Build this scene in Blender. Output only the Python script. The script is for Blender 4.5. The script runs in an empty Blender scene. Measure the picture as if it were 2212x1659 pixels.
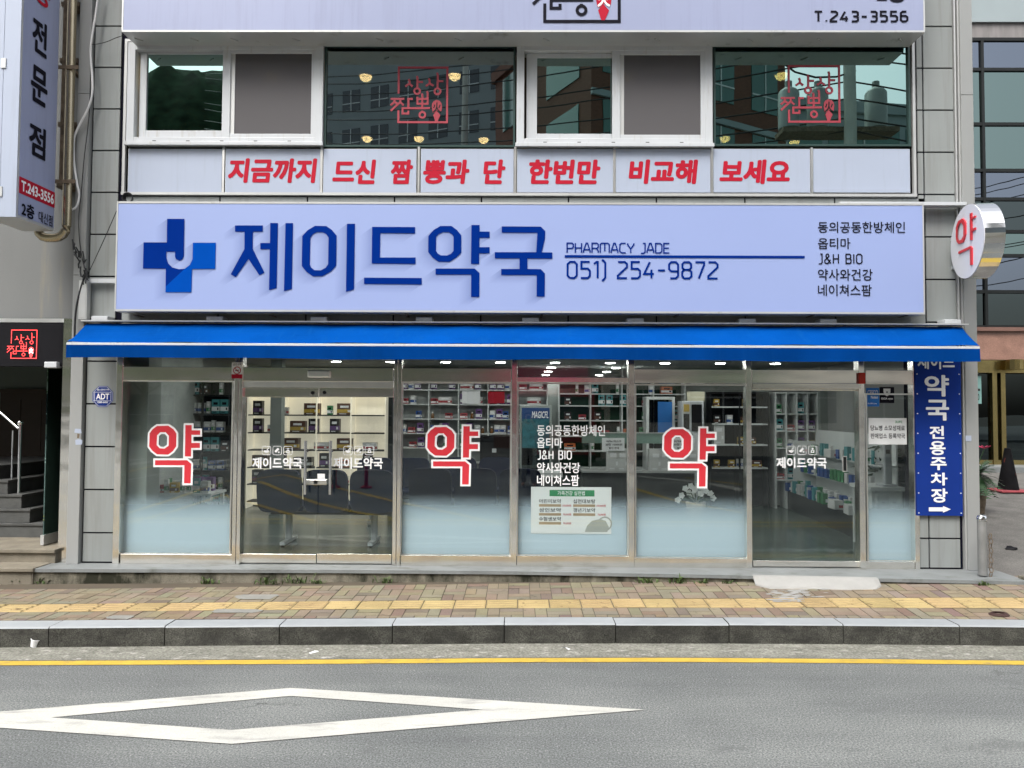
import bpy, bmesh, math, random
from mathutils import Vector, Matrix, noise
from mathutils.geometry import tessellate_polygon
R_ = math.radians
rnd = random.Random(7)
sc = bpy.context.scene
COL = sc.collection

# ------------------------------------------------------------------ camera
F = 1597.0                      # focal length in units of a 2212-wide frame
CAM = Vector((0.0, -8.2, 1.83))
CM = Matrix.Rotation(R_(0.53), 3, 'Z') @ Matrix.Rotation(R_(90 + 1.97), 3, 'X') @ Matrix.Rotation(R_(0.30), 3, 'Z')
cd = bpy.data.cameras.new('camera'); cam = bpy.data.objects.new('camera', cd); COL.objects.link(cam)
cd.sensor_width = 36; cd.lens = 36 * F / 2212; cd.clip_start = 0.02; cd.clip_end = 2000
cam.matrix_world = Matrix.Translation(CAM) @ CM.to_4x4()
sc.camera = cam
# ------------------------------------------------------------------ sky and sun (overcast)
w = bpy.data.worlds.new('World'); sc.world = w; w.use_nodes = True
nt = w.node_tree; sky = nt.nodes.new('ShaderNodeTexSky'); sky.sky_type = 'NISHITA'; sky.sun_disc = False
SUN_EL, SUN_AZ = 56, 205        # azimuth measured clockwise from +Y
sky.sun_elevation = R_(SUN_EL); sky.sun_rotation = R_(SUN_AZ); sky.dust_density = 6; sky.air_density = 1.0; sky.ozone_density = 1.0
bg = nt.nodes['Background']; bg.inputs[1].default_value = 0.15
hs = nt.nodes.new('ShaderNodeHueSaturation'); hs.inputs['Saturation'].default_value = .35      # cloud cover greys the sky
nt.links.new(sky.outputs[0], hs.inputs['Color']); nt.links.new(hs.outputs[0], bg.inputs[0])
sl = bpy.data.lights.new('sun', 'SUN'); sl.energy = 0.6; sl.angle = R_(25); sl.color = (1, .97, .93)
so = bpy.data.objects.new('sun', sl); COL.objects.link(so)
sdir = Vector((math.sin(R_(SUN_AZ)) * math.cos(R_(SUN_EL)), math.cos(R_(SUN_AZ)) * math.cos(R_(SUN_EL)), math.sin(R_(SUN_EL))))
so.rotation_euler = (-sdir).to_track_quat('-Z', 'Y').to_euler(); so.location = (3, -20, 30)
vs = sc.view_settings; vs.view_transform = 'Standard'; vs.look = 'None'; vs.gamma = 1; vs.use_curve_mapping = False
vs.exposure = 1.28
sc.render.engine = 'CYCLES'
cy = sc.cycles; cy.max_bounces = 8; cy.transparent_max_bounces = 24; cy.glossy_bounces = 4; cy.caustics_reflective = False; cy.caustics_refractive = False
cy.use_denoising = True; cy.sample_clamp_indirect = 6.0

# ------------------------------------------------------------------ pixel -> place
def ray(u, v): return CM @ Vector(((u - 1106) / F, (829.5 - v) / F, -1))
def at(u, v, Y):
    d = ray(u, v); return CAM + d * ((Y - CAM.y) / d.y)
def gz(u, v, Z):
    d = ray(u, v); return CAM + d * ((Z - CAM.z) / d.z)
def ax(u, v, X):
    d = ray(u, v); return CAM + d * ((X - CAM.x) / d.x)
def RC(u0, v0, u1, v1, Y):
    um, vm = (u0 + u1) / 2, (v0 + v1) / 2
    return at(u0, vm, Y).x, at(u1, vm, Y).x, at(um, v1, Y).z, at(um, v0, Y).z   # x0 x1 z0 z1
def lerp(a, b, t): return a + (b - a) * t
def pw(pts, x):
    if x <= pts[0][0]: i = 0
    elif x >= pts[-1][0]: i = len(pts) - 2
    else: i = max(k for k in range(len(pts) - 1) if pts[k][0] <= x)
    (a, fa), (b, fb) = pts[i], pts[i + 1]
    return fa + (fb - fa) * (x - a) / (b - a)

# ------------------------------------------------------------------ mesh builder
class MB:
    def __init__(s): s.v = []; s.f = []; s.m = []; s.c = []
    def face(s, pts, mi=0, col=None):
        n = len(s.v); s.v += [tuple(p) for p in pts]; s.f.append(tuple(range(n, n + len(pts)))); s.m.append(mi); s.c.append(col)
    def box(s, x0, x1, y0, y1, z0, z1, mi=0, col=None, skip=''):
        if x0 > x1: x0, x1 = x1, x0
        if y0 > y1: y0, y1 = y1, y0
        if z0 > z1: z0, z1 = z1, z0
        n = len(s.v)
        s.v += [(x0,y0,z0),(x1,y0,z0),(x1,y1,z0),(x0,y1,z0),(x0,y0,z1),(x1,y0,z1),(x1,y1,z1),(x0,y1,z1)]
        for k, q in (('b',(0,3,2,1)),('t',(4,5,6,7)),('f',(0,1,5,4)),('r',(1,2,6,5)),('k',(2,3,7,6)),('l',(3,0,4,7))):
            if k in skip: continue
            s.f.append(tuple(n + i for i in q)); s.m.append(mi); s.c.append(col)
        return s
    def obox(s, c, ax_, ay, az, mi=0, col=None):      # oriented box: centre and half-axis vectors
        c, a, b, d = Vector(c), Vector(ax_), Vector(ay), Vector(az); n = len(s.v)
        s.v += [tuple(c + a*i + b*j + d*k) for i, j, k in ((-1,-1,-1),(1,-1,-1),(1,1,-1),(-1,1,-1),(-1,-1,1),(1,-1,1),(1,1,1),(-1,1,1))]
        for q in ((0,3,2,1),(4,5,6,7),(0,1,5,4),(1,2,6,5),(2,3,7,6),(3,0,4,7)):
            s.f.append(tuple(n + i for i in q)); s.m.append(mi); s.c.append(col)
        return s
    def tube(s, pts, r, n=8, mi=0, cap=True, r1=None):
        pts = [Vector(p) for p in pts]; rings = []; up = Vector((0.13, 0.21, 0.97)); N = len(pts)
        for i, p in enumerate(pts):
            t = (pts[min(i+1, N-1)] - pts[max(i-1, 0)]).normalized()
            a = t.cross(up)
            if a.length < 1e-3: a = t.cross(Vector((1, 0, 0)))
            a.normalize(); b = t.cross(a); up = b.cross(t) if False else up
            rr = r if r1 is None else lerp(r, r1, i / max(1, N-1)); base = len(s.v)
            s.v += [tuple(p + a*math.cos(2*math.pi*k/n)*rr + b*math.sin(2*math.pi*k/n)*rr) for k in range(n)]; rings.append(base)
        for a, b in zip(rings, rings[1:]):
            for k in range(n):
                s.f.append((a+k, a+(k+1)%n, b+(k+1)%n, b+k)); s.m.append(mi); s.c.append(None)
        if cap:
            s.f.append(tuple(rings[0]+k for k in reversed(range(n)))); s.m.append(mi); s.c.append(None)
            s.f.append(tuple(rings[-1]+k for k in range(n))); s.m.append(mi); s.c.append(None)
        return s
    def lathe(s, prof, c=(0,0,0), n=16, mi=0):         # prof: (r, z) from bottom to top
        rings = []
        for r, z in prof:
            rings.append(len(s.v)); s.v += [(c[0]+math.cos(2*math.pi*k/n)*r, c[1]+math.sin(2*math.pi*k/n)*r, c[2]+z) for k in range(n)]
        for a, b in zip(rings, rings[1:]):
            for k in range(n): s.f.append((a+k, a+(k+1)%n, b+(k+1)%n, b+k)); s.m.append(mi); s.c.append(None)
        s.f.append(tuple(rings[0]+k for k in reversed(range(n)))); s.m.append(mi); s.c.append(None)
        s.f.append(tuple(rings[-1]+k for k in range(n))); s.m.append(mi); s.c.append(None)
        return s
    def ball(s, c, r, mi=0, n=10, m=6, sz=1.0):
        pr = [(max(1e-4, math.sin(math.pi*i/m))*r, -math.cos(math.pi*i/m)*r*sz) for i in range(m+1)]
        return s.lathe(pr, c, n, mi)
    def flat(s, loops, y, mi=0, col=None, tf=None):    # filled polygon (with holes) in the XZ plane at depth y
        loops = [[Vector((p[0], p[1], 0)) for p in l] for l in loops]; n = len(s.v); al = [p for l in loops for p in l]
        pts = [(p.x, y, p.y) for p in al]
        if tf: pts = [tuple(tf(*q)) for q in pts]
        s.v += pts
        for t in tessellate_polygon(loops):
            a, b, c = al[t[0]], al[t[1]], al[t[2]]
            cr = (b.x-a.x)*(c.y-a.y) - (b.y-a.y)*(c.x-a.x)
            if abs(cr) < 1e-12: continue
            t = t if cr > 0 else (t[0], t[2], t[1])
            s.f.append(tuple(n+i for i in t)); s.m.append(mi); s.c.append(col)
        return s
    def add(s, o, off=(0,0,0)):
        n = len(s.v); s.v += [(a+off[0], b+off[1], c+off[2]) for a, b, c in o.v]
        s.f += [tuple(i+n for i in q) for q in o.f]; s.m += o.m; s.c += o.c; return s
    def mesh(s, name, mats, off=(0,0,0), smooth=False):
        me = bpy.data.meshes.new(name)
        me.from_pydata([(a-off[0], b-off[1], c-off[2]) for a, b, c in s.v], [], s.f)
        for m in (mats if isinstance(mats, (list, tuple)) else [mats]): me.materials.append(m)
        me.polygons.foreach_set('material_index', s.m)
        if any(c is not None for c in s.c):
            ca = me.color_attributes.new('tone', 'FLOAT_COLOR', 'CORNER')
            k = 0
            for p, c in zip(me.polygons, s.c):
                c = c or (1,1,1)
                for _ in range(p.loop_total): ca.data[k].color = (*c, 1); k += 1
        if smooth:
            me.polygons.foreach_set('use_smooth', [True]*len(me.polygons))
            try: me.set_sharp_from_angle(angle=R_(38))
            except Exception: pass
        me.update(); return me

def bevel(o, wd, seg=2):
    b = o.modifiers.new('bevel', 'BEVEL'); b.width = wd; b.segments = seg; b.limit_method = 'ANGLE'; b.angle_limit = R_(40); return o
def thing(name, label, cat, loc=(0,0,0), group=None):
    o = bpy.data.objects.new(name, None); COL.objects.link(o); o.location = loc; o.empty_display_size = .1
    o['label'] = label; o['category'] = cat
    if group: o['group'] = group
    return o
def rootloc(o):
    while o.parent: o = o.parent
    return o.location
def part(name, mb, mats, parent, smooth=False, bev=0, label=None):
    me = mb.mesh(name, mats, rootloc(parent), smooth)
    o = bpy.data.objects.new(name, me); COL.objects.link(o); o.parent = parent
    if label: o['label'] = label
    if bev: bevel(o, bev)
    return o
def single(name, mb, mats, label, cat, loc=(0,0,0), group=None, smooth=False, bev=0):
    o = bpy.data.objects.new(name, mb.mesh(name, mats, loc, smooth)); COL.objects.link(o); o.location = loc
    o['label'] = label; o['category'] = cat
    if group: o['group'] = group
    if bev: bevel(o, bev)
    return o
def struct(name, mb, mats, smooth=False, kind='structure'):
    o = bpy.data.objects.new(name, mb.mesh(name, mats, (0,0,0), smooth)); COL.objects.link(o); o['kind'] = kind; return o
def copy_tree(o, loc=None, rz=None, label=None, group=None, parent=None):
    kids = list(o.children); c = o.copy(); COL.objects.link(c)
    if parent: c.parent = parent
    if loc is not None: c.location = loc
    if rz is not None: c.rotation_euler = (0, 0, rz)
    if label: c['label'] = label
    if group: c['group'] = group
    for k in kids: copy_tree(k, parent=c)
    return c

# ------------------------------------------------------------------ materials
def s2l(c): return tuple((x/255/12.92 if x/255 <= .04045 else ((x/255+.055)/1.055)**2.4) for x in c)
def newmat(name):
    m = bpy.data.materials.new(name); m.use_nodes = True; n = m.node_tree; return m, n, n.nodes['Principled BSDF']
def N(n, t, **kw):
    k = n.nodes.new(t)
    for a, b in kw.items(): setattr(k, a, b)
    return k
def pos_noise(n, scale, detail=4, stretch=(1,1,1), rough=.55):
    g = N(n, 'ShaderNodeNewGeometry'); mp = N(n, 'ShaderNodeMapping'); mp.inputs['Scale'].default_value = stretch
    n.links.new(g.outputs['Position'], mp.inputs[0]); t = N(n, 'ShaderNodeTexNoise'); t.inputs['Scale'].default_value = scale
    t.inputs['Detail'].default_value = detail; t.inputs['Roughness'].default_value = rough; n.links.new(mp.outputs[0], t.inputs['Vector']); return t
def ramp(n, src, stops):
    r = N(n, 'ShaderNodeValToRGB'); e = r.color_ramp.elements
    while len(e) < len(stops): e.new(.5)
    for k, (p, c) in enumerate(stops): e[k].position = p; e[k].color = (*c, 1) if len(c) == 3 else c
    n.links.new(src, r.inputs[0]); return r
def mixc(n, fac, a, b, mode='MIX'):
    m = N(n, 'ShaderNodeMix', data_type='RGBA', blend_type=mode)
    for sock, val in ((m.inputs[0], fac), (m.inputs[6], a), (m.inputs[7], b)):
        if hasattr(val, 'is_linked') or hasattr(val, 'links'): n.links.new(val, sock)
        else: sock.default_value = val if not isinstance(val, tuple) else (*val[:3], 1)
    return m.outputs[2]
def mat(name, col, rough=.6, metal=0, var=.10, vs=2.5, bump=0, bs=60, spec=.4, stretch=(1,1,1), fine=0, fs=90, dirt=None, emit=0, attr=False, sub=0):
    m, n, p = newmat(name); col = tuple(col)
    t = pos_noise(n, vs, 5, stretch); lo = tuple(c*(1-var) for c in col); hi = tuple(min(1, c*(1+var)) for c in col)
    c = ramp(n, t.outputs[0], [(.32, lo), (.68, hi)]).outputs[0]
    if fine:
        t2 = pos_noise(n, fs, 3); c = mixc(n, 1.0, c, ramp(n, t2.outputs[0], [(.3, (1-fine,)*3), (.7, (1+fine*.6,)*3)]).outputs[0], 'MULTIPLY')
    if attr:
        a = N(n, 'ShaderNodeVertexColor', layer_name='tone'); c = mixc(n, 1.0, c, a.outputs[0], 'MULTIPLY')
    if dirt:
        dc, ds, lo_, hi_, st = dirt; t3 = pos_noise(n, ds, 6, st, .65)
        c = mixc(n, ramp(n, t3.outputs[0], [(lo_, (0,0,0)), (hi_, (1,1,1))]).outputs[0], c, dc)
    n.links.new(c, p.inputs['Base Color']); p.inputs['Roughness'].default_value = rough; p.inputs['Metallic'].default_value = metal
    p.inputs['Specular IOR Level'].default_value = spec
    if bump:
        tb = pos_noise(n, bs, 4); b = N(n, 'ShaderNodeBump'); b.inputs['Strength'].default_value = bump; b.inputs['Distance'].default_value = .01
        n.links.new(tb.outputs[0], b.inputs['Height']); n.links.new(b.outputs[0], p.inputs['Normal'])
    if emit:
        n.links.new(c, p.inputs['Emission Color']); p.inputs['Emission Strength'].default_value = emit
    return m
def steel(name, col=(.62,.61,.58), rough=.1, wav=.25, wsc=2.2, st=(1,1,1)):
    m, n, p = newmat(name); p.inputs['Metallic'].default_value = 1
    t = pos_noise(n, 5, 3); n.links.new(ramp(n, t.outputs[0], [(.3, tuple(c*.92 for c in col)), (.7, col)]).outputs[0], p.inputs['Base Color'])
    p.inputs['Roughness'].default_value = rough
    tb = pos_noise(n, wsc, 2, st); b = N(n, 'ShaderNodeBump'); b.inputs['Strength'].default_value = wav; b.inputs['Distance'].default_value = .05
    n.links.new(tb.outputs[0], b.inputs['Height']); n.links.new(b.outputs[0], p.inputs['Normal']); return m
def glass(name, tint=(.85,.9,.88), refl=(.9,.95,.95), base=.09, wav=.0, wsc=1.2):
    m, n, p = newmat(name); n.nodes.remove(p)
    tr = N(n, 'ShaderNodeBsdfTransparent'); tr.inputs[0].default_value = (*tint, 1)
    gl = N(n, 'ShaderNodeBsdfGlossy'); gl.inputs['Color'].default_value = (*refl, 1); gl.inputs['Roughness'].default_value = 0.004
    lw = N(n, 'ShaderNodeLayerWeight'); lw.inputs[0].default_value = .5
    pw_ = N(n, 'ShaderNodeMath', operation='POWER'); n.links.new(lw.outputs['Facing'], pw_.inputs[0]); pw_.inputs[1].default_value = 4
    ma = N(n, 'ShaderNodeMath', operation='MULTIPLY_ADD'); n.links.new(pw_.outputs[0], ma.inputs[0]); ma.inputs[1].default_value = 1-base; ma.inputs[2].default_value = base
    mx = N(n, 'ShaderNodeMixShader'); n.links.new(ma.outputs[0], mx.inputs[0]); n.links.new(tr.outputs[0], mx.inputs[1]); n.links.new(gl.outputs[0], mx.inputs[2])
    if wav:
        tb = pos_noise(n, wsc, 1.5); b = N(n, 'ShaderNodeBump'); b.inputs['Strength'].default_value = wav; b.inputs['Distance'].default_value = .02
        n.links.new(tb.outputs[0], b.inputs['Height']); n.links.new(b.outputs[0], gl.inputs['Normal'])
    n.links.new(mx.outputs[0], n.nodes['Material Output'].inputs[0]); return m
def emitter(name, col, st):
    m, n, p = newmat(name); p.inputs['Base Color'].default_value = (*col, 1); p.inputs['Emission Color'].default_value = (*col, 1); p.inputs['Emission Strength'].default_value = st
    return m
def screen_mesh(name, col, alpha):
    m, n, p = newmat(name); p.inputs['Base Color'].default_value = (*col, 1); p.inputs['Roughness'].default_value = .7
    tr = N(n, 'ShaderNodeBsdfTransparent'); mx = N(n, 'ShaderNodeMixShader'); mx.inputs[0].default_value = alpha
    n.links.new(tr.outputs[0], mx.inputs[1]); n.links.new(p.outputs[0], mx.inputs[2]); n.links.new(mx.outputs[0], n.nodes['Material Output'].inputs[0]); return m
def film(name, col, z0, z1):                           # frosted film whose dot screen thins out upwards
    m, n, p = newmat(name); p.inputs['Base Color'].default_value = (*col, 1); p.inputs['Roughness'].default_value = .8; p.inputs['Specular IOR Level'].default_value = .1
    g = N(n, 'ShaderNodeNewGeometry'); sp = N(n, 'ShaderNodeSeparateXYZ'); n.links.new(g.outputs['Position'], sp.inputs[0])
    mr = N(n, 'ShaderNodeMapRange', interpolation_type='SMOOTHSTEP'); n.links.new(sp.outputs[2], mr.inputs[0])
    mr.inputs[1].default_value = z0; mr.inputs[2].default_value = z1; mr.inputs[3].default_value = .97; mr.inputs[4].default_value = 0
    tr = N(n, 'ShaderNodeBsdfTransparent'); mx = N(n, 'ShaderNodeMixShader')
    n.links.new(mr.outputs[0], mx.inputs[0]); n.links.new(tr.outputs[0], mx.inputs[1]); n.links.new(p.outputs[0], mx.inputs[2])
    n.links.new(mx.outputs[0], n.nodes['Material Output'].inputs[0]); return m

m_panel = mat('grey_cladding', (.26,.28,.275), .45, 0, .08, 1.2, 0, 60, .3, (1,1,.4), .05, 220, dirt=((.20,.205,.195), 2.0, .50, .78, (6,6,.3)))
m_pil = mat('grey_pilaster', (.29,.30,.295), .42, 0, .06, 1.0, 0, 60, .4, (1,1,.3), .05, 240)
m_groove = mat('joint_black', (.008,.008,.016), .8, spec=.05)
m_white = mat('white_pvc', (.51,.535,.555), .35, 0, .04, 3, dirt=((.40,.39,.36), 3.0, .57, .78, (6,6,.7)))
m_alu = mat('aluminium', (.52,.53,.52), .4, .4, .06, 2, dirt=((.25,.25,.22), 4, .6, .8, (1,1,.4)))
m_steel = steel('mirror_steel', (.95,.93,.88), .17, .22, 2.2)
m_steel_h = steel('mirror_steel_header', (.95,.92,.86), .17, .34, .9, (.6,1,2.4))
m_steel_b = steel('brushed_steel', (.85,.85,.82), .32, .1, 4)
m_chrome = steel('chrome', (.75,.75,.75), .05, .02, 3)
m_dark = mat('dark_frame', (.012,.014,.014), .4, spec=.2)
m_black = mat('black_plastic', (.008,.008,.010), .5, spec=.12)
m_shop = glass('shop_glass', (.91,.94,.935), (.92,.97,.95), .052, .02, .8)
m_green = glass('green_tint_glass', (.16,.165,.13), (.55,.82,.76), .42, .05, .9)
m_blueg = glass('dark_tint_glass', (.20,.195,.18), (.72,.88,.88), .38, .04, .9)
m_film = film('frosted_film', (.56,.68,.78), .52, .90)
m_sign = mat('lavender_flex', (.275,.345,.595), .4, 0, .015, .7, spec=.5)
m_sign2 = mat('pale_lavender_flex', (.285,.32,.465), .32, 0, .04, .6, spec=.5, dirt=((.255,.285,.415), 3.0, .50, .8, (5,5,.30)))
m_panelw = mat('white_flex', (.37,.42,.52), .32, 0, .03, .8, spec=.5, dirt=((.33,.37,.45), 3.0, .54, .8, (5,5,.35)))
m_navy = mat('navy_print', (.0005,.021,.19), .8, 0, .05, spec=.02)
m_blue = mat('blue_print', (.0005,.06,.36), .8, 0, .05, spec=.02)
m_bluesign = mat('royal_blue_flex', (.009,.032,.205), .7, 0, .05, spec=.06)
m_red = mat('red_print', (.40,.012,.03), .6, 0, .05, spec=.1)
m_redv = mat('red_vinyl', (.60,.035,.05), .35, 0, .04)
m_redlogo = mat('muted_red_vinyl', (.36,.05,.07), .4, 0, .05)
m_ink = mat('black_print', (.006,.006,.012), .7, spec=.1)
m_paint = mat('white_vinyl', (.82,.83,.84), .4, 0, .02)
m_brown = mat('tan_print', (.45,.32,.2), .5)
m_green_p = mat('green_print', (.03,.25,.10), .5)
m_awn = mat('blue_canvas', (.0005,.055,.265), .9, 0, .12, 1.1, .35, 5, .02, (1,1,1), .08, 120, dirt=((.003,.068,.27), 3, .55, .8, (4,1,1)))
m_awnd = mat('blue_canvas_valance', (.0005,.038,.19), .9, 0, .14, 1.6, .35, 6, .02, (1.6,1,.4), .08, 120, dirt=((.003,.045,.19), 4, .55, .8, (4,1,.5)))
m_conc = mat('stained_concrete', (.21,.195,.155), .9, 0, .25, 5, .5, 40, .08, (1,1,1.4), .2, 90, dirt=((.03,.031,.022), 2.6, .44, .62, (1,1,.5)))
m_slab = mat('granite_slab', (.20,.215,.215), .55, 0, .12, 3, .1, 120, .2, (1,1,1), .16, 200, dirt=((.10,.105,.09), 3.5, .54, .74, (1,2,1)))
m_cement = mat('fresh_cement', (.30,.30,.285), .9, 0, .06, 6, .3, 60)
m_brass = steel('aged_steel_pipe', (.42,.36,.25), .25, .08, 6, (1,1,.4))
m_rust = mat('rusty_steel', (.15,.115,.08), .7, .3, .4, 12)
m_cablew = mat('white_cable', (.62,.63,.63), .5)
m_cableb = mat('black_cable', (.015,.016,.018), .5)
m_wallL = mat('grey_render', (.175,.182,.18), .7, 0, .07, 1.2, .1, 80, .3, (1,1,.4), .04, 200, dirt=((.30,.26,.17), 1.4, .60, .85, (3,3,.25)))
m_wallin = mat('inner_wall_paint', (.26,.29,.275), .7, 0, .06, 2)
m_concin = mat('bare_concrete_inside', (.42,.45,.43), .8, 0, .14, 3, .3, 20)
m_floorin = mat('shop_floor_tile', (.075,.105,.092), .22, 0, .06, 3, spec=.5)
m_ceil = mat('ceiling_board', (.30,.31,.31), .8)
m_shelfw = mat('white_laminate', (.66,.69,.68), .4, 0, .03)
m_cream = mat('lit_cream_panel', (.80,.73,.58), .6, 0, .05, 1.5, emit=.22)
m_blk_sh = mat('black_shelf', (.010,.011,.013), .5, spec=.12)
m_navyseat = mat('navy_vinyl', (.004,.012,.042), .6, 0, .12, 6, .1, 90, .12)
m_granite = mat('pink_granite', (.28,.16,.12), .35, 0, .15, 5, 0, 60, .4, (1,1,1), .35, 130)
m_gold = steel('gold_trim', (.42,.33,.14), .25, .12, 3)
m_stone = mat('step_stone', (.20,.18,.14), .8, 0, .18, 5, .3, 60, .3, (1,1,1), .15, 140, dirt=((.20,.13,.05), 3, .55, .8, (1,1,1)))
m_stoned = mat('shaded_step_stone', (.085,.088,.085), .7, 0, .18, 5, .2, 60, .3, (1,1,1), .2, 150)  # stone colour darkened to hold the shade of the deep stairwell
m_brdoor = mat('brown_door', (.045,.034,.025), .5, 0, .1, 3, spec=.15)
m_led = emitter('downlight_led', (1, .98, .94), 42)
m_warm = emitter('warm_bulb', (1, .74, .36), 20)
m_neon = emitter('red_neon', (1, .06, .06), .75)
m_neonw = emitter('white_neon', (1, .8, .8), 1.0)
m_weed = mat('weed_green', (.075,.12,.035), .6, 0, .35, 30)
m_leaf = mat('leaf_green', (.045,.085,.03), .5, 0, .4, 8)
m_leaf2 = mat('bright_leaf_green', (.10,.16,.035), .55, 0, .35, 5)
m_palm = mat('cycad_green', (.028,.07,.025), .4, 0, .3, 20)
m_pink = mat('pink_petal', (.65,.06,.15), .5)
m_petal = mat('white_petal', (.88,.88,.85), .5, 0, .04)
m_trunk = mat('bark', (.12,.09,.06), .9, 0, .3, 10, .5, 40)

# ------------------------------------------------------------------ lettering
def textmesh(body, bold=0.0, shear=0.0):
    c = bpy.data.curves.new('t', 'FONT'); c.body = body; c.size = 1; c.offset = bold; c.resolution_u = 3; c.fill_mode = 'FRONT'
    o = bpy.data.objects.new('t', c); COL.objects.link(o); bpy.context.view_layer.update()
    me = bpy.data.meshes.new_from_object(o.evaluated_get(bpy.context.evaluated_depsgraph_get()))
    vs_ = [(v.co.x + shear*v.co.y, v.co.y) for v in me.vertices]; fs = [tuple(p.vertices) for p in me.polygons]
    bpy.data.objects.remove(o); bpy.data.curves.remove(c); bpy.data.meshes.remove(me); return vs_, fs
def text_rect(mb, body, x0, x1, z0, z1, y, bold=0, shear=0, mi=0, tf=None):
    V, Fs = textmesh(body, 0, shear)
    if not V: return
    if bold:                                            # heavier weight: the glyphs drawn again, a hair apart, shifted round a small circle
        K_ = 8; nv = len(V); V0, F0 = V, Fs; V, Fs = [], []
        for k in range(K_):
            ox, oz = bold*math.cos(2*math.pi*k/K_+.4), bold*math.sin(2*math.pi*k/K_+.4)
            V = V + [(a+ox, b+oz) for a, b in V0]; Fs = Fs + [tuple(i+k*nv for i in f) for f in F0]
    ax0, ax1 = min(p[0] for p in V), max(p[0] for p in V); az0, az1 = min(p[1] for p in V), max(p[1] for p in V)
    n = len(mb.v)
    nv = len(V0) if bold else len(V)
    for i_, (a, b) in enumerate(V):
        q = (lerp(x0, x1, (a-ax0)/(ax1-ax0)), y - .00008*(i_//nv), lerp(z0, z1, (b-az0)/max(1e-6, az1-az0)))
        mb.v.append(tuple(tf(*q)) if tf else q)
    for f in Fs:
        a, b, c = (V[f[0]], V[f[1]], V[f[2]]); cr = (b[0]-a[0])*(c[1]-a[1]) - (b[1]-a[1])*(c[0]-a[0])
        mb.f.append(tuple(n+i for i in (f if cr > 0 else reversed(f)))); mb.m.append(mi); mb.c.append(None)
def text_px(mb, body, u0, v0, u1, v1, Y, bold=0, shear=0, mi=0):
    x0, x1, z0, z1 = RC(u0, v0, u1, v1, Y); text_rect(mb, body, x0, x1, z0, z1, Y, bold, shear, mi)
def area(p): return sum(a[0]*b[1]-b[0]*a[1] for a, b in zip(p, p[1:]+p[:1]))/2
def offset_poly(p, d):                                  # grow (d>0) a simple polygon with mitred corners
    p = [Vector(q) for q in p]
    if area([tuple(q) for q in p]) < 0: p = p[::-1]
    out = []
    for i in range(len(p)):
        a, b, c = p[i-1], p[i], p[(i+1) % len(p)]
        e1 = (b-a).normalized(); e2 = (c-b).normalized(); n1 = Vector((e1.y, -e1.x)); n2 = Vector((e2.y, -e2.x)); m = n1+n2
        if m.length < 1e-6: m = n1.copy()
        m.normalize(); out.append(tuple(b + m*(d/max(.45, m.dot(n1)))))
    return out
def stroke(mb, pts, wd, y, mi=0, tf=None, step=0.0002):
    P = [Vector(p) for p in pts]; L = []; Rr = []
    for i, p in enumerate(P):
        t1 = (P[i]-P[i-1]).normalized() if i else (P[1]-P[0]).normalized()
        t2 = (P[i+1]-P[i]).normalized() if i < len(P)-1 else t1
        n1 = Vector((-t1.y, t1.x)); n2 = Vector((-t2.y, t2.x)); m = (n1+n2).normalized(); k = wd/2/max(.5, m.dot(n1))
        L.append(p+m*k); Rr.append(p-m*k)
    for i in range(len(P)-1): mb.flat([[tuple(L[i]), tuple(L[i+1]), tuple(Rr[i+1]), tuple(Rr[i])]], y, mi, None, tf)
def ring(c, rx, ry, n=20): return [(c[0]+rx*math.cos(2*math.pi*k/n), c[1]+ry*math.sin(2*math.pi*k/n)) for k in range(n)]

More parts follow.
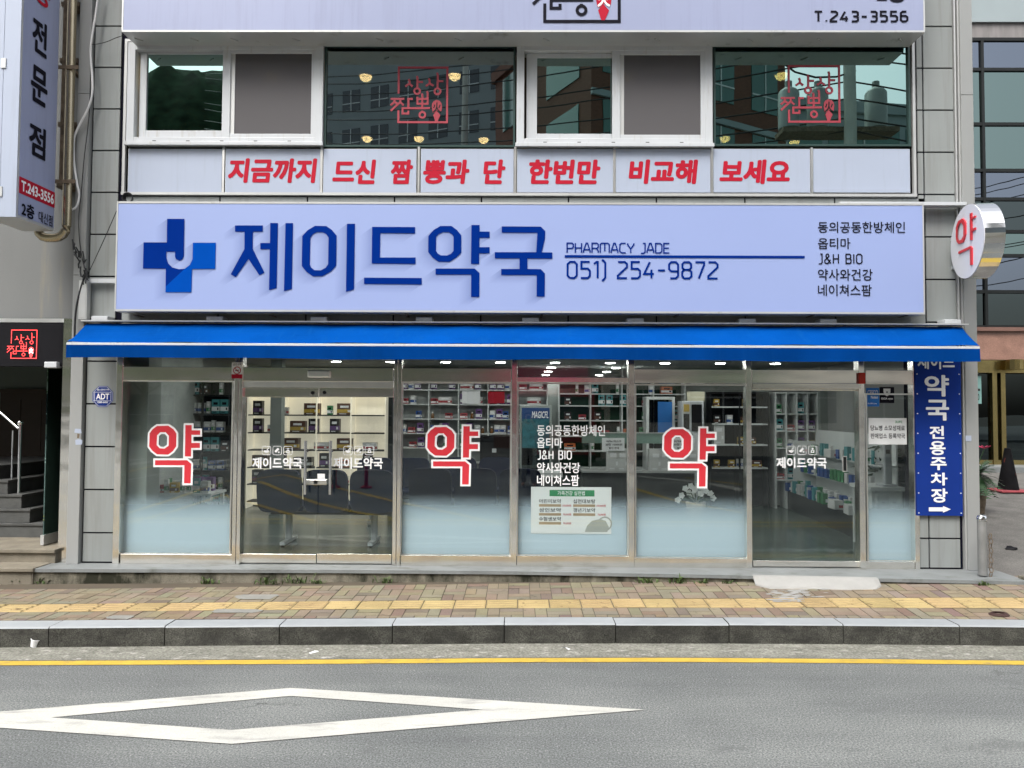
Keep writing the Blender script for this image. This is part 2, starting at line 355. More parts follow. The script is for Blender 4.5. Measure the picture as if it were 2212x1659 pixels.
SF = {'P':(3.6,[[(0,0),(0,6),(2.8,6),(3.6,5.2),(3.6,3.5),(2.8,2.7),(0,2.7)]]),'H':(3.6,[[(0,0),(0,6)],[(3.6,0),(3.6,6)],[(0,3),(3.6,3)]]),'A':(3.8,[[(0,0),(0,1.2),(1.5,6),(2.3,6),(3.8,1.2),(3.8,0)],[(.3,1.9),(3.5,1.9)]]),
 'R':(3.6,[[(0,0),(0,6),(2.8,6),(3.6,5.2),(3.6,3.6),(2.8,2.8),(0,2.8)],[(2.4,2.8),(3.6,1.2),(3.6,0)]]),'M':(5.2,[[(0,0),(0,5.2),(.8,6),(4.4,6),(5.2,5.2),(5.2,0)],[(2.6,6),(2.6,1)]]),'C':(3.4,[[(3.4,6),(1,6),(0,5),(0,1),(1,0),(3.4,0)]]),
 'Y':(3.6,[[(0,6),(0,5.2),(1.8,2.4),(3.6,5.2),(3.6,6)],[(1.8,2.4),(1.8,0)]]),'J':(2.6,[[(1.3,6),(2.6,6),(2.6,.6),(1.8,-.3),(.2,-.3)]]),'D':(3.6,[[(0,0),(0,6),(2.6,6),(3.6,5),(3.6,1),(2.6,0),(0,0)]]),'E':(3.2,[[(3.2,6),(0,6),(0,0),(3.2,0)],[(0,3),(2.9,3)]]),
 '0':(3.4,[[(.9,0),(0,.9),(0,5.1),(.9,6),(2.5,6),(3.4,5.1),(3.4,.9),(2.5,0),(.9,0)]]),'O':(3.8,[[(1,0),(0,1),(0,5),(1,6),(2.8,6),(3.8,5),(3.8,1),(2.8,0),(1,0)]]),'1':(1.4,[[(0,5.2),(1.0,6),(1.4,6),(1.4,0)]]),'2':(3.4,[[(.1,6),(2.6,6),(3.4,5.2),(3.4,4.1),(0,.9),(0,0),(3.4,0)]]),
 '3':(3.2,[[(.1,6),(2.4,6),(3.2,5.3),(3.2,3.7),(2.5,3.1),(.8,3.1)],[(2.5,3.1),(3.2,2.4),(3.2,.7),(2.4,0),(0,0)]]),'4':(3.6,[[(2.1,6),(0,1.6),(3.6,1.6)],[(2.7,3.2),(2.7,0)]]),'5':(3.3,[[(3.2,6),(.2,6),(.2,3.5),(2.5,3.5),(3.3,2.7),(3.3,.8),(2.5,0),(0,0)]]),
 '6':(3.3,[[(2.9,6),(.9,6),(0,5.1),(0,.9),(.8,0),(2.5,0),(3.3,.8),(3.3,2.6),(2.5,3.4),(0,3.4)]]),'7':(3.2,[[(0,6),(3.2,6),(3.2,5.2),(1.2,0)]]),'8':(3.4,[[(.8,3.2),(.1,3.9),(.1,5.3),(.8,6),(2.6,6),(3.3,5.3),(3.3,3.9),(2.6,3.2),(.8,3.2),(0,2.4),(0,.8),(.8,0),(2.6,0),(3.4,.8),(3.4,2.4),(2.6,3.2)]]),
 '9':(3.3,[[(.4,0),(2.4,0),(3.3,.9),(3.3,5.1),(2.5,6),(.8,6),(0,5.2),(0,3.4),(.8,2.6),(3.3,2.6)]]),')':(1.3,[[(0,6.6),(.5,6.6),(1.3,5.6),(1.3,.2),(.5,-.8),(0,-.8)]]),'-':(2.6,[[(0,2.9),(2.6,2.9)]]),'.':(.5,[[(.25,0),(.25,.75)]]),'T':(3.8,[[(0,6),(3.8,6)],[(1.9,6),(1.9,0)]]),
 'B':(3.5,[[(0,3.1),(2.5,3.1),(3.3,3.8),(3.3,5.3),(2.6,6),(0,6),(0,0),(2.7,0),(3.5,.7),(3.5,2.4),(2.7,3.1)]]),'I':(.2,[[(.1,0),(.1,6)]]),'&':(4.2,[[(4.2,0),(.9,4.4),(.9,5.3),(1.5,6),(2.3,6),(2.9,5.3),(2.9,4.5),(0,2.0),(0,.8),(.8,0),(2.2,0),(4,2.4)]]),' ':(1.6,[])}
def line_text(mb, body, u0, v0, u1, v1, Y, wd=.62, gap=1.15, mi=0):      # plain line lettering of the sign maker's narrow face
    x0, x1, z0, z1 = RC(u0, v0, u1, v1, Y); W = sum(SF[c][0] for c in body)+gap*(len(body)-1); sx, sz = (x1-x0)/W, (z1-z0)/6; x = 0; k = 0
    for c in body:
        for l in SF[c][1]: stroke(mb, [(x0+(x+a)*sx, z0+b*sz) for a, b in l], wd*sz, Y-.00015*(k % 3), mi); k += 1
        x += SF[c][0]+gap

def logo(mb, x0, x1, z0, z1, y, mi=0, chili=1, kanji=2, tf=None, wk=1.0):   # square seal logo: x0..x1 z0..z1 is its frame
    def q(p): return (lerp(x0, x1, (p[0]-390)/1053), lerp(z1, z0, (p[1]-252)/1188))
    sx = (x1-x0)/1053; wd = 44*sx*wk
    L = [[(390,820),(390,252),(1443,252),(1443,1440),(390,1440),(390,1185)],
         [(605,505),(624,555),(622,604),(535,665)],[(622,604),(692,665)],[(785,435),(797,480),(795,705)],[(795,565),(918,565)],
         [(1040,490),(1063,540),(1062,598),(978,655)],[(1062,598),(1146,652)],[(1220,365),(1236,410),(1233,708)],[(1240,550),(1360,550)],
         [(220,935),(515,935)],[(300,940),(303,1000),(220,1072)],[(303,1000),(385,1050)],[(430,940),(428,1005),(222,1195)],[(428,1005),(503,1075)],
         [(700,935),(605,935),(605,1135)],[(1075,1135),(480,1138),(480,1252),(606,1252),(606,1190)],
         [(800,885),(800,1040),(1020,1040),(1020,800),(1000,765)],[(905,1130),(905,850),(890,820)],[(800,935),(1020,935)],[(908,1190),(908,1235)]]
    for i, l in enumerate(L): stroke(mb, [q(p) for p in l], wd, y - .0001*(i % 5), mi, tf)
    for c, r in (((792,767),62),((1232,770),64),((910,1282),62)):
        mb.flat([ring(q(c), (r+22*wk)*sx, (r+22*wk)*sx), ring(q(c), (r-22*wk)*sx, (r-22*wk)*sx)], y-.0006, mi, None, tf)
    mb.flat([[q(p) for p in [(1110,1110),(1118,1040),(1150,985),(1215,955),(1282,978),(1325,1035),(1335,1110),(1322,1205),(1290,1212),(1215,1185),(1170,1240),(1135,1235)]]], y-.0006, chili, None, tf)
    mb.flat([[q(p) for p in [(1215,1190),(1300,1285),(1240,1425),(1190,1425),(1145,1285)]]], y-.0008, chili, None, tf)
    a, b = q((1135,1235)), q((1315,1010)); text_rect(mb, '火', a[0], b[0], a[1], b[1], y-.0012, .03, 0, kanji, tf)

# letter shapes of the pharmacy sign, traced in two zooms of the photograph
cA = lambda p: ((500+p[0]*.40687)*.548611, (780+p[1]*.40678)*.548611)
cB = lambda p: ((1300+p[0]*.43400)*.548611, (780+p[1]*.43400)*.548611)
arcJ = [(468,520),(468,570),(478,592),(510,607),(540,592),(552,565)]
G_navyJ = [[(391,202),(558,202),(552,565),(540,592),(510,607),(478,592),(468,570),(468,520),(384,520),(384,580),(400,632),(440,672),(505,690),(562,684),(376,858),(378,684),(157,682),(163,430),(388,430)]]
G_blueJ = [[(640,433),(862,433),(856,686),(632,688),(625,912),(375,912),(376,858),(562,684),(610,648),(636,592)]]
G_A = [[[(1047,266),(1316,266),(1316,326),(1220,326),(1218,490),(1332,722),(1283,747),(1178,590),(1055,765),(1006,738),(1138,495),(1140,326),(1047,326)]],
       [[(1388,242),(1462,242),(1450,872),(1376,890),(1384,495),(1292,495),(1292,436),(1386,436)]],
       [[(1536,243),(1608,243),(1597,880),(1521,900)]],
       [[(1820,270),(1930,272),(1985,310),(2030,365),(2026,655),(1975,710),(1892,757),(1800,757),(1740,715),(1693,658),(1698,370),(1750,312)],
        [(1840,331),(1895,331),(1930,350),(1952,385),(1948,640),(1925,675),(1875,700),(1815,698),(1785,675),(1770,645),(1776,390),(1798,352)]],
       [[(2130,250),(2207,250),(2198,885),(2121,907)]]]
G_B = [[[(382,262),(771,264),(771,322),(456,319),(452,540),(775,540),(775,598),(378,594)]], [[(309,722),(831,726),(831,784),(309,779)]],
       [[(1000,254),(1100,254),(1150,290),(1190,340),(1190,495),(1145,540),(1085,578),(985,578),(930,540),(890,490),(892,345),(940,290)],
        [(1025,310),(1078,311),(1105,328),(1121,352),(1119,480),(1098,505),(1060,521),(1005,521),(978,505),(960,480),(962,352),(985,328)]],
       [[(1282,245),(1356,245),(1356,305),(1447,305),(1447,361),(1354,361),(1354,446),(1446,446),(1446,502),(1352,502),(1352,598),(1278,598)]],
       [[(957,640),(1310,640),(1355,680),(1353,897),(1279,897),(1280,695),(957,694)]],
       [[(1557,258),(1910,260),(1951,300),(1948,370),(1920,493),(2015,494),(2015,550),(1790,549),(1790,644),(1910,645),(1948,685),(1946,894),(1873,893),(1874,699),(1552,698),(1552,644),(1718,644),(1718,548),(1494,548),(1494,492),(1870,492),(1880,316),(1557,314)]]]
Y_SIGN = -0.26
def onsign(loops, cv, Y): 
    out = []
    for l in loops: out.append([(lambda P: (P.x, P.z))(at(*cv(p), Y)) for p in l])
    return out

# ================================================================== THE GROUND
ku = [0, 553, 737, 1106, 1475, 1840, 2212]
def curve(vals, Z): 
    pts = [gz(u, v, Z) for u, v in zip(ku, vals)]
    a = [(p.x, p.y) for p in pts]
    lo = (a[0][0]-6, a[0][1]-.05*2.0); hi = (a[-1][0]+6, a[-1][1]-.05*2.0)
    return [lo]+a+[hi]
ZR, ZK = -.20, -.02
c_kback = curve([1341,1336.6,1335.6,1333.4,1333.4,1335.2,1338.9], ZK)
kb = lambda x: pw(c_kback, x)
kf = lambda x: pw(c_kback, x) - .20
yl_top = curve([1428.9,1426.4,1425.6,1422.4,1421.8,1424.4,1428.2], ZR)
yt = lambda x: pw(yl_top, x)
pl_pts = [(gz(u, v, .105).x, gz(u, v, .105).y) for u, v in ((115,1229),(737,1231),(1106,1234),(1475,1240.5),(2145,1254.6))]
plf = lambda x: pw(pl_pts, x)
zsw = lambda x: pw([(-5.2,-.055),(0,-.008),(5.2,.072)], max(-8, min(9, x)))    # pavement height along the plinth
XS = [x*.25 for x in range(-52, 57)]
def strip(fa, za, fb, zb, mi=0, xs=XS, mb=None):
    mb = mb or MB()
    for a, b in zip(xs, xs[1:]): mb.face([(a, fa(a), za(a)), (b, fa(b), za(b)), (b, fb(b), zb(b)), (a, fb(a), zb(a))], mi)
    return mb
K = lambda c: (lambda x: c)
m_asph, n_, p_ = newmat('asphalt')
t1 = pos_noise(n_, .7, 4); t2 = pos_noise(n_, 85, 5, rough=.8); t3 = N(n_, 'ShaderNodeTexVoronoi'); t3.inputs['Scale'].default_value = 70
g_ = N(n_, 'ShaderNodeNewGeometry'); n_.links.new(g_.outputs[0], t3.inputs['Vector'])
c1 = ramp(n_, t1.outputs[0], [(.36, (.130,.138,.136)), (.64, (.170,.179,.174))]).outputs[0]
c2 = mixc(n_, 1.0, c1, ramp(n_, t2.outputs[0], [(.36, (.34,)*3), (.5, (.95,)*3), (.64, (1.8,)*3)]).outputs[0], 'MULTIPLY')
tA = pos_noise(n_, 1.0, 5, (.12,1.1,1), .6); c2 = mixc(n_, 1.0, c2, ramp(n_, tA.outputs[0], [(.38, (.80,.80,.81)), (.62, (1.12,1.12,1.10))]).outputs[0], 'MULTIPLY')
tB = pos_noise(n_, 2.3, 6, (.6,1,1), .7); c2 = mixc(n_, ramp(n_, tB.outputs[0], [(.62, (0,0,0)), (.70, (.55,.55,.55))]).outputs[0], c2, (.10,.104,.104))
tC = N(n_, 'ShaderNodeTexVoronoi', feature='DISTANCE_TO_EDGE'); tC.inputs['Scale'].default_value = .55; wv = pos_noise(n_, 3, 4); g2 = N(n_, 'ShaderNodeNewGeometry'); va = N(n_, 'ShaderNodeVectorMath', operation='ADD'); n_.links.new(g2.outputs[0], va.inputs[0]); vm_ = N(n_, 'ShaderNodeVectorMath', operation='SCALE'); n_.links.new(wv.outputs['Color'], vm_.inputs[0]); vm_.inputs['Scale'].default_value = .5; n_.links.new(vm_.outputs[0], va.inputs[1]); n_.links.new(va.outputs[0], tC.inputs['Vector'])
tD = pos_noise(n_, .35, 2); ck = mixc(n_, 1.0, ramp(n_, tC.outputs['Distance'], [(.002, (1,1,1)), (.006, (0,0,0))]).outputs[0], ramp(n_, tD.outputs[0], [(.56, (0,0,0)), (.6, (.7,.7,.7))]).outputs[0], 'MULTIPLY'); c2 = mixc(n_, ck, c2, (.035,.035,.035))
sepc = N(n_, 'ShaderNodeSeparateColor'); n_.links.new(t3.outputs['Color'], sepc.inputs[0])
r1 = ramp(n_, sepc.outputs[0], [(.972, (0,0,0)), (.98, (1,1,1))]); r2 = ramp(n_, t3.outputs['Distance'], [(.2, (1,1,1)), (.34, (0,0,0))])
spk = mixc(n_, 1.0, r1.outputs[0], r2.outputs[0], 'MULTIPLY')
n_.links.new(mixc(n_, spk, c2, (.34,.34,.33)), p_.inputs['Base Color']); p_.inputs['Roughness'].default_value = .85; p_.inputs['Specular IOR Level'].default_value = .25
b_ = N(n_, 'ShaderNodeBump'); b_.inputs['Strength'].default_value = .5; b_.inputs['Distance'].default_value = .006; n_.links.new(t2.outputs[0], b_.inputs['Height']); n_.links.new(b_.outputs[0], p_.inputs['Normal'])
m_yline = mat('yellow_road_paint', (.47,.33,.05), .7, 0, .1, 6, .1, 120, .3, (1,1,1), .14, 160, dirt=((.2,.16,.09), 12, .56, .72, (.5,1,1)))
m_wline = mat('white_road_paint', (.46,.46,.42), .7, 0, .08, 2, .1, 120, .3, (1,1,1), .16, 120, dirt=((.24,.24,.23), 5, .54, .74, (.4,2.2,1)))
m_gut = mat('gutter_concrete', (.20,.20,.17), .9, 0, .2, 6, .7, 45, .2, (.6,1.6,1), .42, 55, dirt=((.36,.35,.32), 22, .58, .66, (.5,1,1)))
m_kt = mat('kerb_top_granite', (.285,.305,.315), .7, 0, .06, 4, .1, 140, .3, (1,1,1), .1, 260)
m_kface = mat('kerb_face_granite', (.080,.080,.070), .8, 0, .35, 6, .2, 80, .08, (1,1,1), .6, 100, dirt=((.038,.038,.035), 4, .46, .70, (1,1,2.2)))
zr = lambda y: ZR if y > -5 else (ZR + .30*min(1, (-5-y)/4))
road = MB(); rows = [-60,-30,-20,-14,-11,-9,-8,-7,-6,-5,-3.8]
for y0, y1 in zip(rows, rows[1:]): road.face([(-60,y0,zr(y0)),(60,y0,zr(y0)),(60,y1,zr(y1)),(-60,y1,zr(y1))])
strip(K(-3.8), K(ZR), lambda x: yt(x)+.02, K(ZR), 0, [-60]+XS+[60], road)
struct('road', road, m_asph)
g = MB(); g.face([(-400,-400,-.6),(400,-400,-.6),(400,400,-.6),(-400,400,-.6)]); struct('ground', g, mat('far_ground', (.09,.09,.08), .9))
struct('gutter', strip(lambda x: yt(x)+.02, K(ZR+.002), lambda x: kf(x)+.02, K(ZR+.012)), m_gut)
struct('yellow_line', strip(lambda x: yt(x)-.10, K(ZR+.004), lambda x: yt(x), K(ZR+.004)), m_yline)
dm = MB()
for pl in ([(-60,1550,),(0,1533),(625,1486),(1395,1532.5),(1080,1534),(1060,1533.5),(628,1502),(0,1545.5)],):
    pass
def gq(*pts): dm.face([tuple(gz(u, v, ZR+.005)) for u, v in pts])
gq((0,1537),(0,1559.5),(628,1503),(628,1486)); gq((628,1486),(628,1503),(1046,1533),(1395,1533))
gq((-260,1560),(-260,1562),(55,1545.5),(0,1537)); 
gq((54,1546),(-20,1551),(0,1572),(500,1607),(500,1577)); gq((500,1577),(500,1607),(1395,1533),(1046,1533)); gq((-260,1562),(-260,1566),(0,1572),(-20,1551))
for k, f in enumerate(dm.f): pass
dm.v = [(a, b, c + .0002*(i//4)) for i, (a, b, c) in enumerate(dm.v)]
struct('diamond_road_marking', dm, m_wline)
def gmir(u, v):                                         # a spot on the road that is seen mirrored in the shop glass at pixel (u, v)
    p = gz(u, v, .09); return Vector((p.x, .12-p.y))
kB1 = lambda x, y: ((440+x*.51844)*.548611, (1400+y*.51838)*.548611)
kB2 = lambda x, y: ((920+x*.51829)*.548611, (1400+y*.51838)*.548611)
kB5 = lambda x, y: ((2460+x*.51844)*.548611, (1400+y*.51838)*.548611)
def road_lines(name, lines, mt):
    q = MB(); k = 0
    for wdt, pts in lines:
        P = [Vector(p) for p in pts]; W = []
        for a, b in zip(P, P[1:]): W += [a.lerp(b, t/5) for t in range(5)]
        W.append(P[-1])
        for a, b in zip(W, W[1:]):
            d = (b-a).normalized(); nn = Vector((-d.y, d.x))*wdt/2
            q.face([(r.x, r.y, zr(r.y)+.006+.00015*(k % 9)) for r in (a-nn, b-nn, b+nn, a+nn)])
        k += 1
    return struct(name, q, mt)
B1 = lambda *p: [gmir(*kB1(*q)) for q in p]; B2 = lambda *p: [gmir(*kB2(*q)) for q in p]; B5 = lambda *p: [gmir(*kB5(*q)) for q in p]
road_lines('far_yellow_line', [(.11, [(-14,-4.72),(14,-4.78)]), (.11, [(-14,-5.10),(14,-5.16)]), (.12, B1((-300,1175),(60,1110),(400,1050),(890,955),(930,950))), (.12, B1((-200,1190),(150,1140),(500,1085),(850,1020),(920,1035))), (.16, B1((60,900),(200,870),(330,840))),
  (.14, B2((50,965),(200,935),(380,908),(520,945),(640,985))), (.13, B2((190,960),(420,1015),(640,1060),(900,1095),(1240,1130))), (.12, B2((40,1040),(330,1090),(620,1140))), (.13, B2((780,992),(1000,1020),(1240,1055),(1700,1110),(2100,1165))), (.10, B2((40,1148),(640,1148))), (.13, B5((70,1000),(350,1050),(900,1110))), (.12, B5((450,930),(900,985)))], m_yline)
road_lines('far_white_line', [(.13, B1((-400,660),(75,590),(300,565),(560,545),(910,548))), (.14, B1((-300,1040),(60,962),(400,897))), (.12, B1((-200,600),(250,520+110),(900,600+60))), (.4, B2((330,600),(480,590),(580,600))), (.35, B2((860,615),(1010,640),(1230,690))), (.12, B2((300,640),(900,612))), (.3, B5((80,920),(420,950),(900,1010))), (.12, B5((600,890),(920,905)))], m_wline)
cw = MB()
for k in range(9): cw.box(-16+k*1.0, -15.5+k*1.0, -16.5, -13.4, .10, .105)
for k in range(6): cw.box(9+k*1.0, 9.5+k*1.0, -16.5, -13.4, .10, .105)
struct('far_crosswalk_marking', cw, m_wline)
# kerb stones
kbm = MB(); j0 = [gz(u, 1350, ZK).x for u in (115, 360, 604, 847, 1089, 1331, 1577, 1823, 2070)]
jx = [j0[0]-.99*k for k in range(6, 0, -1)] + j0 + [j0[-1]+.99*k for k in range(1, 6)]
for a, b in zip(jx, jx[1:]):
    a2, b2 = a+.004, b-.004; dz = rnd.uniform(-.003, .003); tn = rnd.uniform(.8, 1.1); tt = rnd.uniform(.93, 1.05)
    f = lambda x, e, z: (x, kf(x)+e, z+dz)
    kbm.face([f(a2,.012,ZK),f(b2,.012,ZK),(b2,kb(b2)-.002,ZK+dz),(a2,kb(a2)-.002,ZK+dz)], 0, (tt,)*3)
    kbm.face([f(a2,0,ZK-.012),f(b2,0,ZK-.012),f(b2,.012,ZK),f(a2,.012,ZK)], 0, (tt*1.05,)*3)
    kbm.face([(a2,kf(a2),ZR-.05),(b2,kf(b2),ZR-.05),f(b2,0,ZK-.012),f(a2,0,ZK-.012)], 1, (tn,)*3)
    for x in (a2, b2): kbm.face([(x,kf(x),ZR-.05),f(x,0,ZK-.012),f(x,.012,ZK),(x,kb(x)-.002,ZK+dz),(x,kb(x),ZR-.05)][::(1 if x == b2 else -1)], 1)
strip(lambda x: kf(x)+.012, K(ZK-.03), lambda x: kb(x), K(ZK-.03), 2, XS, kbm)
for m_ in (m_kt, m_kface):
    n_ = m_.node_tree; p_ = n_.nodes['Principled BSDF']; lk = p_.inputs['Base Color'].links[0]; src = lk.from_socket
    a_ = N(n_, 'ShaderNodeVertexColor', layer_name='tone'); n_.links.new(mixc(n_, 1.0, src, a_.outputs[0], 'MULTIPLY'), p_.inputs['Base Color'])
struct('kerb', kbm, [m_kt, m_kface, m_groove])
# pavement: parquet of small bricks round a band of yellow guide tiles
m_brick = mat('paver_brick', (.205,.175,.128), .85, 0, .10, 3, .3, 90, .2, (1,1,1), .16, 120, attr=True, dirt=((.06,.055,.045), 9, .63, .69, (1,1.6,1)))
m_mort = mat('sand_joint', (.085,.07,.05), .95)
m_tact = mat('yellow_guide_tile', (.34,.26,.125), .8, 0, .12, 3, .2, 90, .2, (1,1,1), .14, 120, attr=True, dirt=((.13,.09,.05), 11, .60, .68, (1,1.6,1)))
tb_f = lambda x: kb(x) + .29; tb_b = lambda x: kb(x) + .59
def zs(x, y):
    t = (y - kb(x)) / max(.2, plf(x) - kb(x)); return lerp(ZK, zsw(x), t)
pv = MB(); base = MB()
for a, b in zip(XS, XS[1:]):
    ys = [0, .3, .6, 1]
    for t0, t1_ in zip(ys, ys[1:]):
        P = lambda x, t: (x, lerp(kb(x), max(plf(x), kb(x)+.8)+.25, t), zs(x, lerp(kb(x), max(plf(x), kb(x)+.8)+.25, t)) - .006)
        base.face([P(a,t0),P(b,t0),P(b,t1_),P(a,t1_)])
struct('pavement_bed', base, m_mort)
TONES = [(1,1,1)]*6 + [(1.06,1.06,1.0),(.94,.95,.95),(1.05,1.1,1.0),(.86,.78,.82),(.80,.73,.79),(.97,.9,.88)]
def brick(x0, x1, e0, e1, fy):
    tn = rnd.choice(TONES); tn = tuple(c*rnd.uniform(.93, 1.07) for c in tn); gp = .0035; tz = rnd.uniform(-.0015, .0015)
    pts = [(x, fy(x)+e) for x, e in ((x0+gp,e0+gp),(x1-gp,e0+gp),(x1-gp,e1-gp),(x0+gp,e1-gp))]
    T = [(x, y, zs(x, y)+tz) for x, y in pts]; B = [(x, y, z-.006) for x, y, z in T]
    pv.face(T, 0, tn)
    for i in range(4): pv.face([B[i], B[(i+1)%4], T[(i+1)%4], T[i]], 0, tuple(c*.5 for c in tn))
def parquet(fy, e0, rows_, ph):
    S = .216
    for i in range(-60, 62):
        for j in range(rows_):
            x = i*S + ph; e = e0 + j*S*.5*2 if False else e0 + j*S
            if (i + j) % 2: brick(x, x+S, e, e+S/2, fy); brick(x, x+S, e+S/2, e+S, fy)
            else: brick(x, x+S/2, e, e+S, fy); brick(x+S/2, x+S, e, e+S, fy)
parquet(kb, .29-.216, 1, .05)
S = .216
for i in range(-60, 62): brick(i*S+.05, i*S+.05+S/2, .004, .074, kb); brick(i*S+.05+S/2, i*S+.05+S, .004, .074, kb)
parquet(kb, .59, 3, .12)
struct('pavement', pv, m_brick)
tg = MB()
for i in range(-42, 44):
    x0, x1 = i*.3+.004, (i+1)*.3-.004; tn = rnd.uniform(.88, 1.08); tn = (tn, tn*rnd.uniform(.96,1.03), tn); dz = rnd.uniform(-.002,.002)
    def Q(x, e, h): y = kb(x)+e; return (x, y, zs(x, y)+h+dz)
    tg.face([Q(x0,.294,0),Q(x1,.294,0),Q(x1,.586,0),Q(x0,.586,0)], 0, tn)
    for k in range(4):
        e = .315+k*.073
        tg.face([Q(x0+.01,e,.0),Q(x1-.01,e,.0),Q(x1-.012,e+.01,.006),Q(x0+.012,e+.01,.006)], 0, tn)
        tg.face([Q(x0+.012,e+.01,.006),Q(x1-.012,e+.01,.006),Q(x1-.012,e+.03,.006),Q(x0+.012,e+.03,.006)], 0, tuple(c*1.06 for c in tn))
        tg.face([Q(x0+.012,e+.03,.006),Q(x1-.012,e+.03,.006),Q(x1-.01,e+.04,.0),Q(x0+.01,e+.04,.0)], 0, tn)
struct('guide_tile_band', tg, m_tact)
pt = MB()      # grey mortar patches in the paving
def patch(u0, v0, u1, v1, seed):
    r = random.Random(seed); c = gz((u0+u1)/2, (v0+v1)/2, .02); hw = (gz(u1, v0, .02).x-gz(u0, v0, .02).x)/2; hd = abs(gz(u0, v0, .02).y-gz(u0, v1, .02).y)/2
    L = []
    for k in range(14):
        a = 2*math.pi*k/14; s_ = 1/max(abs(math.cos(a)), abs(math.sin(a)))*r.uniform(.8, 1.0); x = c.x+math.cos(a)*hw*s_; y = c.y+math.sin(a)*hd*s_; L.append((x, y, zs(x, y)+.005))
    pt.face(L)
for q in ((505,1274,602,1285.5,1),(455,1306,567,1315,2),(228,1320,290,1328,3)): patch(*q)
struct('pavement_patch', pt, mat('grey_mortar', (.22,.22,.20), .9, 0, .12, 8, .3, 60))
sp = MB()      # white cement spilled over the bricks by the ramp
r = random.Random(5)
for k in range(90):
    u = r.gauss(1710, 26); v = r.uniform(1262, 1283); P = gz(u, v, .08); L = []; rr = r.uniform(.008, .035)
    for a in range(7): x = P.x+math.cos(a*.9)*rr*r.uniform(.6,1.6)*1.6; y = P.y+math.sin(a*.9)*rr*r.uniform(.4,1)*.8; L.append((x, y, zs(x, y)+.004+k*.00002))
    sp.face(L)
struct('cement_spill', sp, m_cement)
# alley on the right, climbing away from the street
al = MB(); ex = 5.05
za = lambda y: .06 + max(0, y+.3)*.065
for x0, x1 in ((ex, 8), (8, 12), (12, 30)):
    for y0, y1 in ((-.45,2),(2,5),(5,9),(9,14)): al.face([(x0,y0,za(y0)),(x1,y0,za(y0)),(x1,y1,za(y1)),(x0,y1,za(y1))])
struct('alley', al, mat('old_asphalt', (.14,.135,.125), .9, 0, .2, 3, .6, 60, .2, (1,1,1), .35, 70))
kc = MB(); kc.box(5.2, 9, -.55, -.40, 0, .135); struct('alley_kerb', kc, m_conc)

# ================================================================== PHARMACY BUILDING
BX0, BX1 = at(150, 900, 0).x, at(2113, 1000, 0).x
bld = thing('pharmacy_building', 'grey panel-clad building with a glass pharmacy front and white upstairs windows', 'building', (0, 0, .105))
ZP = .105
# plinth with a granite top
pm = MB(); xs = [BX0-.18] + [-4+.5*k for k in range(18)] + [BX1+.16]
for a, b in zip(xs, xs[1:]):
    pm.face([(a,plf(a)+.02,-.08),(b,plf(b)+.02,-.08),(b,plf(b)+.02,ZP-.035),(a,plf(a)+.02,ZP-.035)], 0)
    pm.face([(a,plf(a),ZP-.035),(b,plf(b),ZP-.035),(b,plf(b),ZP),(a,plf(a),ZP)], 1)
    pm.face([(a,plf(a),ZP-.035),(a,plf(a)+.02,ZP-.035),(b,plf(b)+.02,ZP-.035),(b,plf(b),ZP-.035)], 1)
    pm.face([(a,plf(a),ZP),(b,plf(b),ZP),(b,.08,ZP),(a,.08,ZP)], 1)
for x, sgn in ((xs[0], 1), (xs[-1], -1)):
    pm.face([(x,plf(x),-.08),(x,plf(x),ZP),(x,.4,ZP),(x,.4,-.08)][::sgn], 0)
part('plinth', pm, [m_conc, m_slab], bld)
# wall: dark backing with panels standing proud of it, leaving the joints
SX0, SX1, SZ1 = at(250, 1000, 0).x, at(1985, 1000, 0).x, at(1106, 770, 0).z          # shop-front opening
_, _, ZS0, ZS1 = RC(275, 92, 1968, 425, 0)                                            # upstairs band
UX0, UX1 = at(268, 250, 0).x, at(1972, 250, 0).x
wl = MB(); DZ = .476; zrow = at(215, 506, 0).z; ZT = 7.6; D1, D0 = .04, .0
xcol = [at(u, 430, 0).x for u in (475,664,852,1040,1228,1418,1609,1803,1997)]; gx = .009
wl.box(BX0, SX0, .02, .3, ZP, ZT, 1); wl.box(SX1, BX1, .02, .3, ZP, ZT, 1); wl.box(SX0, SX1, .02, .3, SZ1, ZS0, 1); wl.box(SX0, UX0, .021, .3, ZS0, ZT, 1); wl.box(UX1, SX1, .021, .3, ZS0, ZT, 1)
wl.box(UX0, UX1, .02, .3, ZS1, ZT, 1)
def panels(x0, x1, z0, z1, zoff=0.0):
    k = math.floor((z0-zrow)/DZ); z = zrow + k*DZ
    while z < z1:
        a, b = max(z+gx, z0), min(z+DZ-gx, z1)
        if b-a > .02: wl.box(x0, x1, D0, .022, a, b, 0, (rnd.uniform(.96,1.04),)*3)
        z += DZ
xl = at(183.5, 1000, 0).x
panels(xl, SX0-.004, ZP+.02, SZ1); panels(xl, UX0-.05, SZ1+.02, ZT)
xr = xcol[-1]
panels(xr+gx, at(2062, 400, 0).x, ZP+.02, ZT)
panels(UX1+.05, xr-gx, ZS0-.1, ZT); panels(SX1, xr-gx, ZP+.02, SZ1)
xc = [SX0+.02] + xcol
for a, b in zip(xc, xc[1:]): wl.box(a+gx, b-gx, D0, .022, SZ1, ZS0-.01, 0, (rnd.uniform(.96,1.04),)*3)
n_ = m_panel.node_tree; p_ = n_.nodes['Principled BSDF']; src = p_.inputs['Base Color'].links[0].from_socket; a_ = N(n_, 'ShaderNodeVertexColor', layer_name='tone'); n_.links.new(mixc(n_, 1.0, src, a_.outputs[0], 'MULTIPLY'), p_.inputs['Base Color'])
part('wall', wl, [m_panel, m_groove], bld)
